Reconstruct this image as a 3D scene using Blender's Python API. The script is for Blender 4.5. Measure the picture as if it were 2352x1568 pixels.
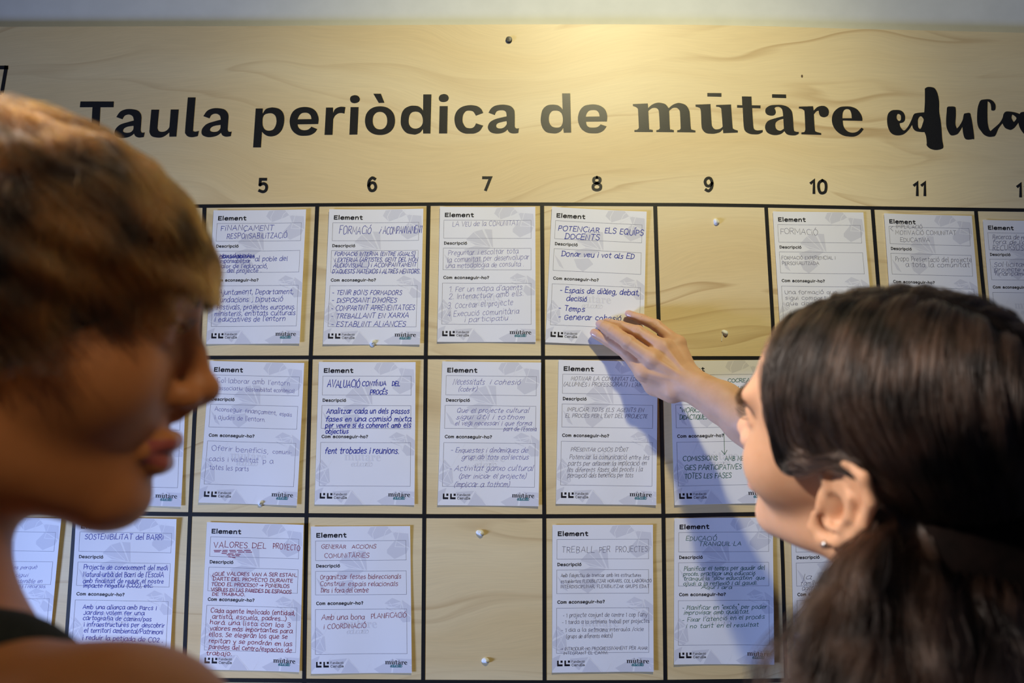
import bpy, math, random
import numpy as np
from mathutils import Vector, Matrix
from mathutils.geometry import tessellate_polygon

# ---------------------------------------------------------------- camera, world, lights, exposure
SC = bpy.context.scene
COL = SC.collection
for o in list(bpy.data.objects):
    bpy.data.objects.remove(o)
U = 0.1755                     # one column of the printed table, metres
CAMC = np.array([7.63806, 1.90064, -5.96418])
RM = np.array([[0.99988864, 0.00156171, -0.0148415], [0.0001273, 0.99358062, 0.11312621],
               [0.01492289, -0.1131155, 0.99346977]])
ZC = 1.45
CAM = np.array([0.0, CAMC[2] * U, ZC])
FPX = 1568.0


def ray(px, py):
    d = RM.T @ np.array([(px - 1176) / FPX, (py - 784) / FPX, 1.0])
    return np.array([d[0], d[2], -d[1]])


def W(px, py, y):
    """the point on the plane Y = y that stands behind a pixel of the photograph"""
    d = ray(px, py)
    t = (y - CAM[1]) / d[1]
    return CAM + d * t


def B(px, py):
    p = W(px, py, 0.0)
    return p[0], p[2]


cam = bpy.data.cameras.new('camera')
cam.sensor_width = 36.0
cam.lens = 24.0
cam.clip_start = 0.02
co = bpy.data.objects.new('camera', cam)
COL.objects.link(co)
rt = RM[0]; dn = RM[1]; fw = RM[2]
cv = lambda v: Vector((v[0], v[2], -v[1]))
co.matrix_world = Matrix.Translation(Vector(CAM)) @ Matrix((cv(rt), -cv(dn), -cv(fw))).transposed().to_4x4()
cam.dof.use_dof = True
cam.dof.focus_distance = 1.03
cam.dof.aperture_fstop = 4.3
SC.camera = co

SC.view_settings.view_transform = 'Standard'
SC.view_settings.look = 'None'
SC.view_settings.gamma = 1.0
SC.view_settings.use_curve_mapping = False
SC.view_settings.exposure = 0.0

world = bpy.data.worlds.new('room_light')
SC.world = world
world.use_nodes = True
bg = world.node_tree.nodes['Background']
bg.inputs[0].default_value = (0.5, 0.6, 1.0, 1)
bg.inputs[1].default_value = 0.05


def area(name, loc, target, size, power, col, shape='DISK', spread=180):
    l = bpy.data.lights.new(name, 'AREA')
    l.shape = shape; l.size = size; l.energy = power; l.color = col; l.spread = math.radians(spread)
    o = bpy.data.objects.new(name, l); COL.objects.link(o)
    o.location = loc
    o.rotation_euler = (Vector(target) - Vector(loc)).to_track_quat('-Z', 'Y').to_euler()
    return o


def spot(name, loc, target, angle, blend, power, col, rad):
    l = bpy.data.lights.new(name, 'SPOT')
    l.spot_size = math.radians(angle); l.spot_blend = blend; l.energy = power; l.color = col
    l.shadow_soft_size = rad
    o = bpy.data.objects.new(name, l); COL.objects.link(o)
    o.location = loc
    o.rotation_euler = (Vector(target) - Vector(loc)).to_track_quat('-Z', 'Y').to_euler()
    return o


spot('ceiling_spot', (0.36, -1.18, 2.85), (0.12, 0.0, 1.70), 52, 1.0, 60, (1.0, 0.91, 0.52), 0.045)
spot('ceiling_spot', (0.30, -1.18, 2.85), (0.15, 0.0, 2.25), 94, 1.0, 32, (1.0, 0.90, 0.56), 0.06)
spot('face_fill_spot', (-1.6, -1.0, 2.75), (0.29, -0.53, 1.38), 16, 1.0, 300, (1.0, 0.86, 0.76), 0.05)  # unseen spot added to brighten the right person's cheek and ear
spot('face_fill_spot', (0.5, -1.9, 2.8), (-0.22, -0.70, 1.52), 17, 1.0, 52, (1.0, 0.78, 0.50), 0.05)  # second added spot, out of view, lifts the left person's dark cheek
area('window_light', (-2.3, -0.95, 0.75), (0.40, 0.0, 1.04), 0.5, 19, (0.35, 0.50, 1.0), spread=85)
spot('hair_fill_spot', (-0.72, -0.48, 2.6), (-0.28, -0.68, 1.58), 24, 1.0, 18, (1.0, 0.80, 0.45), 0.05)  # added narrow light, no visible source, warms the top of the left hair

# ---------------------------------------------------------------- materials


def mat(name, col, rough=0.6, spec=0.4, **kw):
    m = bpy.data.materials.new(name)
    m.use_nodes = True
    b = m.node_tree.nodes['Principled BSDF']
    b.inputs['Base Color'].default_value = (*col, 1)
    b.inputs['Roughness'].default_value = rough
    b.inputs['Specular IOR Level'].default_value = spec
    for k, v in kw.items():
        b.inputs[k.replace('_', ' ')].default_value = v
    return m


def nd(m, t, **kw):
    n = m.node_tree.nodes.new(t)
    for k, v in kw.items():
        setattr(n, k, v)
    return n


def lk(m, a, b):
    m.node_tree.links.new(a, b)


def noise_mat(name, c1, c2, scale, rough=0.6, spec=0.4, bump=0.0, stretch=(1, 1, 1), detail=4, **kw):
    m = mat(name, c1, rough, spec, **kw)
    b = m.node_tree.nodes['Principled BSDF']
    tc = nd(m, 'ShaderNodeTexCoord'); mp = nd(m, 'ShaderNodeMapping')
    mp.inputs['Scale'].default_value = stretch
    lk(m, tc.outputs['Object'], mp.inputs['Vector'])
    n = nd(m, 'ShaderNodeTexNoise'); n.inputs['Scale'].default_value = scale; n.inputs['Detail'].default_value = detail
    lk(m, mp.outputs[0], n.inputs['Vector'])
    r = nd(m, 'ShaderNodeValToRGB')
    r.color_ramp.elements[0].position = 0.35; r.color_ramp.elements[1].position = 0.68
    r.color_ramp.elements[0].color = (*c1, 1); r.color_ramp.elements[1].color = (*c2, 1)
    lk(m, n.outputs['Fac'], r.inputs[0]); lk(m, r.outputs[0], b.inputs['Base Color'])
    if bump:
        bp = nd(m, 'ShaderNodeBump'); bp.inputs['Strength'].default_value = bump; bp.inputs['Distance'].default_value = 0.001
        lk(m, n.outputs['Fac'], bp.inputs['Height']); lk(m, bp.outputs[0], b.inputs['Normal'])
    return m


def plywood():
    m = mat('birch_plywood', (0.7, 0.6, 0.4), 0.42, 0.35)
    b = m.node_tree.nodes['Principled BSDF']
    tc = nd(m, 'ShaderNodeTexCoord')
    # slow warp of the veneer figure
    mw = nd(m, 'ShaderNodeMapping'); mw.inputs['Scale'].default_value = (1.3, 1, 2.2)
    lk(m, tc.outputs['Object'], mw.inputs['Vector'])
    nw = nd(m, 'ShaderNodeTexNoise'); nw.inputs['Scale'].default_value = 1.6; nw.inputs['Detail'].default_value = 2
    lk(m, mw.outputs[0], nw.inputs['Vector'])
    ml = nd(m, 'ShaderNodeVectorMath', operation='MULTIPLY'); ml.inputs[1].default_value = (0.16, 0.0, 0.20)
    lk(m, nw.outputs['Color'], ml.inputs[0])
    ad = nd(m, 'ShaderNodeVectorMath', operation='ADD')
    lk(m, tc.outputs['Object'], ad.inputs[0]); lk(m, ml.outputs[0], ad.inputs[1])
    # cathedral lines
    m1 = nd(m, 'ShaderNodeMapping'); m1.inputs['Scale'].default_value = (0.42, 1, 4.6)
    lk(m, ad.outputs[0], m1.inputs['Vector'])
    n1 = nd(m, 'ShaderNodeTexNoise'); n1.inputs['Scale'].default_value = 1.5; n1.inputs['Detail'].default_value = 3
    n1.inputs['Roughness'].default_value = 0.45
    lk(m, m1.outputs[0], n1.inputs['Vector'])
    fr = nd(m, 'ShaderNodeMath', operation='MULTIPLY'); fr.inputs[1].default_value = 9.0
    lk(m, n1.outputs['Fac'], fr.inputs[0])
    fc = nd(m, 'ShaderNodeMath', operation='FRACT'); lk(m, fr.outputs[0], fc.inputs[0])
    r1 = nd(m, 'ShaderNodeValToRGB')
    e = r1.color_ramp.elements
    e[0].position = 0.0; e[0].color = (0, 0, 0, 1); e[1].position = 1.0; e[1].color = (0, 0, 0, 1)
    a = e.new(0.80); a.color = (0.12, 0.12, 0.12, 1)
    a = e.new(0.955); a.color = (1, 1, 1, 1)
    lk(m, fc.outputs[0], r1.inputs[0])
    # the lines come and go
    n3 = nd(m, 'ShaderNodeTexNoise'); n3.inputs['Scale'].default_value = 3.1; n3.inputs['Detail'].default_value = 2
    lk(m, m1.outputs[0], n3.inputs['Vector'])
    r3 = nd(m, 'ShaderNodeMapRange'); r3.inputs[1].default_value = 0.42; r3.inputs[2].default_value = 0.66
    lk(m, n3.outputs['Fac'], r3.inputs[0])
    mm = nd(m, 'ShaderNodeMath', operation='MULTIPLY'); lk(m, r1.outputs[0], mm.inputs[0]); lk(m, r3.outputs[0], mm.inputs[1])
    # broad honey bands and fine fibre
    r4 = nd(m, 'ShaderNodeMapRange'); r4.inputs[1].default_value = 0.38; r4.inputs[2].default_value = 0.72
    lk(m, n1.outputs['Fac'], r4.inputs[0])
    m2 = nd(m, 'ShaderNodeMapping'); m2.inputs['Scale'].default_value = (3, 1, 90)
    lk(m, ad.outputs[0], m2.inputs['Vector'])
    n2 = nd(m, 'ShaderNodeTexNoise'); n2.inputs['Scale'].default_value = 6; n2.inputs['Detail'].default_value = 5
    lk(m, m2.outputs[0], n2.inputs['Vector'])
    cA = nd(m, 'ShaderNodeMixRGB'); cA.inputs[1].default_value = (0.84, 0.70, 0.42, 1); cA.inputs[2].default_value = (0.73, 0.54, 0.26, 1)
    lk(m, r4.outputs[0], cA.inputs[0])
    cB = nd(m, 'ShaderNodeMixRGB'); cB.inputs[2].default_value = (0.50, 0.33, 0.15, 1)
    sc = nd(m, 'ShaderNodeMath', operation='MULTIPLY'); sc.inputs[1].default_value = 0.80
    lk(m, mm.outputs[0], sc.inputs[0]); lk(m, sc.outputs[0], cB.inputs[0]); lk(m, cA.outputs[0], cB.inputs[1])
    cC = nd(m, 'ShaderNodeMixRGB', blend_type='MULTIPLY'); cC.inputs[0].default_value = 1.0
    r5 = nd(m, 'ShaderNodeMapRange'); r5.inputs[1].default_value = 0.3; r5.inputs[2].default_value = 0.7
    r5.inputs[3].default_value = 0.94; r5.inputs[4].default_value = 1.03
    lk(m, n2.outputs['Fac'], r5.inputs[0])
    cb = nd(m, 'ShaderNodeCombineXYZ')
    for i in range(3):
        lk(m, r5.outputs[0], cb.inputs[i])
    lk(m, cB.outputs[0], cC.inputs[1]); lk(m, cb.outputs[0], cC.inputs[2])
    lk(m, cC.outputs[0], b.inputs['Base Color'])
    return m


M_WOOD = plywood()
M_PLYEDGE = noise_mat('plywood_edge', (0.42, 0.3, 0.17), (0.6, 0.46, 0.28), 60, stretch=(1, 1, 6))
M_BLACK = noise_mat('black_vinyl', (0.011, 0.011, 0.012), (0.017, 0.017, 0.017), 900, 0.38, 0.45)
M_WALL = noise_mat('painted_wall', (0.70, 0.73, 0.72), (0.74, 0.77, 0.76), 30, 0.75, 0.3, bump=0.15)
M_FLOOR = noise_mat('floor_concrete', (0.16, 0.17, 0.18), (0.22, 0.23, 0.24), 3, 0.6)
M_CEIL = noise_mat('ceiling_paint', (0.5, 0.5, 0.5), (0.55, 0.55, 0.55), 20, 0.8)
M_PAPER = noise_mat('white_paper', (0.84, 0.84, 0.87), (0.87, 0.87, 0.90), 8, 0.6, 0.3)
M_SHARD = mat('pale_grey_print', (0.70, 0.70, 0.755), 0.6, 0.3)
M_FINE = mat('pale_line_print', (0.85, 0.85, 0.885), 0.6, 0.3)
M_GHOST = mat('faint_grey_print', (0.74, 0.74, 0.79), 0.6, 0.3)
M_PRINT = mat('black_print', (0.012, 0.011, 0.016), 0.5, 0.3)
M_BOX = mat('box_rule_print', (0.13, 0.13, 0.19), 0.5, 0.3)
M_TEAL = mat('teal_print', (0.01, 0.17, 0.20), 0.5, 0.3)
M_PUTTY = noise_mat('white_putty', (0.74, 0.76, 0.74), (0.82, 0.82, 0.80), 120, 0.55, 0.4, bump=0.3)
INK = {'b': mat('blue_marker_ink', (0.006, 0.02, 0.34), 0.5, 0.3), 'v': mat('violet_ballpoint_ink', (0.10, 0.095, 0.38), 0.5, 0.3),
       'r': mat('crimson_marker_ink', (0.26, 0.004, 0.055), 0.5, 0.3), 'g': mat('green_marker_ink', (0.0, 0.12, 0.085), 0.5, 0.3),
       'k': mat('grey_ballpoint_ink', (0.07, 0.07, 0.15), 0.5, 0.3), 'n': mat('navy_ink', (0.02, 0.025, 0.15), 0.5, 0.3)}

# ---------------------------------------------------------------- mesh helpers


def link(name, v, f, m, parent=None, smooth=False):
    me = bpy.data.meshes.new(name)
    me.from_pydata([tuple(p) for p in v], [], [tuple(q) for q in f])
    me.materials.append(m)
    if smooth:
        me.polygons.foreach_set('use_smooth', [True] * len(me.polygons))
    me.update()
    o = bpy.data.objects.new(name, me)
    COL.objects.link(o)
    if parent is not None:
        o.parent = parent
        o.matrix_parent_inverse = parent.matrix_world.inverted() if parent.type != 'EMPTY' else Matrix.Translation(-parent.location)
    return o


def tag(o, label, cat, group=None):
    o['label'] = label; o['category'] = cat
    if group:
        o['group'] = group
    return o


def struct(o):
    o['kind'] = 'structure'
    return o


def box(x0, x1, y0, y1, z0, z1):
    v = [(x, y, z) for z in (z0, z1) for y in (y0, y1) for x in (x0, x1)]
    f = [(0, 2, 3, 1), (4, 5, 7, 6), (0, 1, 5, 4), (2, 6, 7, 3), (0, 4, 6, 2), (1, 3, 7, 5)]
    return v, f


def spline(pts, n=4):
    """closed loop of (x, y, corner) -> points; round between corners"""
    out = []
    N = len(pts)
    for i in range(N):
        p0, p1, p2, p3 = pts[i - 1], pts[i], pts[(i + 1) % N], pts[(i + 2) % N]
        out.append(p1[:2])
        if p1[2] and p2[2]:
            continue
        a = p1 if p1[2] else p0
        d = p2 if p2[2] else p3
        for k in range(1, n):
            t = k / n
            q = []
            for c in (0, 1):
                q.append(0.5 * (2 * p1[c] + (p2[c] - a[c]) * t + (2 * a[c] - 5 * p1[c] + 4 * p2[c] - d[c]) * t * t
                                + (3 * p1[c] - a[c] - 3 * p2[c] + d[c]) * t ** 3))
            out.append(tuple(q))
    return out


def curve(pts, n=4):
    """open polyline -> catmull-rom points"""
    if len(pts) < 3:
        return list(pts)
    P = [pts[0]] + list(pts) + [pts[-1]]
    out = []
    for i in range(1, len(P) - 2):
        p0, p1, p2, p3 = P[i - 1:i + 3]
        for k in range(n):
            t = k / n
            out.append(tuple(0.5 * (2 * p1[c] + (p2[c] - p0[c]) * t + (2 * p0[c] - 5 * p1[c] + 4 * p2[c] - p3[c]) * t * t
                                    + (3 * p1[c] - p0[c] - 3 * p2[c] + p3[c]) * t ** 3) for c in (0, 1)))
    out.append(tuple(pts[-1]))
    return out


def loops(s):
    res = []
    for part in s.split('/'):
        l = []
        for tok in part.split():
            c = tok.endswith('c')
            x, y = tok.rstrip('c').split(',')
            l.append((float(x), float(y), c))
        res.append(l)
    return res


def tess(lps):
    vs = [p for l in lps for p in l]
    tr = tessellate_polygon([[Vector((p[0], p[1], 0)) for p in l] for l in lps])
    return vs, [tuple(t) for t in tr]


def ellipse(cx, cy, rx, ry, p=2.2, n=20):
    l = []
    for i in range(n):
        a = 2 * math.pi * i / n
        c, s = math.cos(a), math.sin(a)
        l.append((cx + rx * math.copysign(abs(c) ** (2 / p), c), cy + ry * math.copysign(abs(s) ** (2 / p), s), False))
    return l


# ---------------------------------------------------------------- the setting
v, f = box(-3.2, 3.2, 0.019, 0.10, 0.0, 2.9)
wall = struct(link('wall_back', v, f, M_WALL))
v, f = box(-3.2, 3.2, -4.2, 0.10, -0.08, 0.0)
struct(link('floor', v, f, M_FLOOR))
v, f = box(-3.2, 3.2, 0.001, 0.019, 0.0, 0.09)
struct(link('baseboard_back', v, f, M_CEIL))

# ---------------------------------------------------------------- the plywood board
TOP = [(-1.95, None), (0, 61.5), (300, 60.6), (602, 59.7), (880, 57.6), (1175, 56), (1400, 55.8), (1593, 57), (1770, 60.3), (1925, 65.2), (2140, 70.3), (2352, 75.3), (1.6, None)]
top = [B(x, y) for x, y in TOP if y is not None]
top = [(-2.1, top[0][1] - 0.004)] + top + [(1.75, top[-1][1] - 0.012)]
ZB = 0.42
vf = [(x, -0.0, z) for x, z in top] + [(x, -0.0, ZB) for x, z in top]
n = len(top)
vb = [(x, 0.018, z) for x, _, z in vf]
fa = []
for i in range(n - 1):
    fa.append((i, n + i, n + i + 1, i + 1))
    fa.append((2 * n + i, 2 * n + i + 1, 3 * n + i + 1, 3 * n + i))
    fa.append((i, i + 1, 2 * n + i + 1, 2 * n + i))
    fa.append((n + i, 3 * n + i, 3 * n + i + 1, n + i + 1))
fa.append((0, 2 * n, 3 * n, n)); fa.append((n - 1, 2 * n - 1, 4 * n - 1, 3 * n - 1))
board = link('display_board', vf + vb, fa, M_WOOD)
tag(board, 'wide pale birch plywood board with a black printed title, numbers and grid', 'board')
board.data.materials.append(M_PLYEDGE)
for p in board.data.polygons:
    if abs(p.normal.y) < 0.5:
        p.material_index = 1


def plate(name, pts2, tris, m, parent, y0, th=0.0006):
    """thin raised vinyl: front face at y0-th with side walls"""
    v = [(x, y0 - th, z) for x, z in pts2]
    return link(name, v, tris, m, parent)


def strip_line(pix, w_px):
    """pixel polyline -> quad strip on the board, half width in photo pixels"""
    out = []
    pts = [np.array(p, float) for p in pix]
    for i, p in enumerate(pts):
        a = pts[max(i - 1, 0)]; b = pts[min(i + 1, len(pts) - 1)]
        d = (b - a) / np.linalg.norm(b - a); nn = np.array([-d[1], d[0]])
        out.append((B(*(p + nn * w_px)), B(*(p - nn * w_px))))
    v = []; f = []
    for i, (a, b) in enumerate(out):
        v += [(a[0], -0.0006, a[1]), (b[0], -0.0006, b[1])]
        if i:
            f.append((2 * i - 2, 2 * i, 2 * i + 1, 2 * i - 1))
    # give the strip its thickness
    k = len(v)
    v = [(x, -0.00025, z) for x, _, z in v]
    v += [(x, 0.0, z) for x, _, z in v[:k]]
    for i in range(len(out) - 1):
        f.append((2 * i, 2 * i + k, 2 * i + 2 + k, 2 * i + 2)); f.append((2 * i + 1, 2 * i + 3, 2 * i + 3 + k, 2 * i + 1 + k))
    return v, f


HL = [[(-700, 483), (0, 477), (496, 473), (728, 470.4), (1015, 468.6), (1250, 468.7), (1580, 470), (1740, 472.3), (2004, 477.4), (2240, 480.9), (2352, 482.5), (2900, 492)],
      [(-700, 824), (0, 822), (480, 820.9), (728, 820.5), (1000, 820.4), (1250, 821), (1440, 821.5), (1608, 821.8), (1738, 821.8), (2352, 823), (2900, 824)],
      [(-700, 1164), (0, 1175), (380, 1180), (440, 1180.7), (700, 1182.8), (1000, 1184.9), (1250, 1185.2), (1520, 1184.2), (1700, 1180.8), (2352, 1172), (2900, 1160)],
      [(-700, 1540), (0, 1554), (430, 1560.8), (700, 1562.8), (980, 1565.5), (1250, 1566.5), (1500, 1566), (1740, 1563), (2352, 1552), (2900, 1536)]]
for l, wpx in zip(HL, (3.9, 4.3, 4.7, 4.9)):
    v, f = strip_line(l, wpx)
    link('grid_line', v, f, M_BLACK, board)
VL = [[(-255, 482), (-300, 824), (-350, 1176), (-372, 1550), (-400, 1900)], [(-20, 480), (-60, 823), (-96, 1178), (-112, 1552), (-140, 1900)],
      [(222, 478), (198, 822), (172.5, 1180), (154, 1450), (147, 1556), (125, 1900)],
      [(470, 473), (456.7, 821), (446.8, 960), (436.8, 1181), (421.7, 1562), (410, 1900)],
      [(728.9, 470), (713.6, 820), (704, 1185), (698.5, 1563), (693, 1900)], [(984.5, 469), (977.9, 820), (974.5, 1185), (971.8, 1565), (970, 1900)],
      [(1245, 469), (1247.2, 820), (1250.1, 1185), (1250.8, 1565), (1251, 1900)],
      [(1504.7, 470), (1513, 745), (1518.5, 930), (1523.7, 1185), (1528.3, 1565), (1534, 1900)],
      [(1759.3, 473), (1774.6, 735), (1798, 1300), (1805, 1560), (1818, 1900)], [(2003.6, 477.6), (2014.3, 617), (2030, 820), (2056, 1185), (2078, 1560), (2095, 1900)],
      [(2241, 481), (2255, 630), (2275, 822), (2310, 1180), (2340, 1560), (2362, 1900)], [(2475, 485), (2512, 822), (2558, 1170), (2590, 1550), (2620, 1900)]]
for l in VL:
    v, f = strip_line(l, 4.6 if l[0][0] > 200 and l[0][0] < 1700 else 4.2)
    link('grid_line', [(x, y * 1.02, z) for x, y, z in v], f, M_BLACK, board)

# small black frame of the table symbol at the left
for a, b in (((-150, 155.5), (19, 155)), ((15, 151), (4, 215)), ((4, 214), (-155, 216)), ((-150, 151), (-158, 216))):
    v, f = strip_line([a, b], 4.2)
    link('symbol_frame', [(x, y * (1 + .01 * (a[0] % 3)), z) for x, y, z in v], f, M_BLACK, board)

# the screw cap near the top edge
cx, cz = B(1169, 92)
r = 0.0052
v = []; f = []
for k, (rr, yy) in enumerate(((1.0, 0.0), (1.0, -0.0022), (0.85, -0.0032), (0.0, -0.0034))):
    for i in range(20):
        a = 2 * math.pi * i / 20
        v.append((cx + r * rr * math.cos(a), yy, cz + r * rr * math.sin(a)))
    if k:
        for i in range(20):
            j = (i + 1) % 20
            f.append(((k - 1) * 20 + i, (k - 1) * 20 + j, k * 20 + j, k * 20 + i))
link('screw_cap', v, f, M_BLACK, board)
# a small knot in the veneer
cx, cz = B(1842, 175)
link('knot', [(cx + 0.0016 * math.cos(a * .7), -0.0002, cz + 0.0026 * math.sin(a * .7)) for a in range(9)], [tuple(range(9))],
     mat('dark_knot', (0.09, 0.05, 0.025), 0.6), board)

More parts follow.
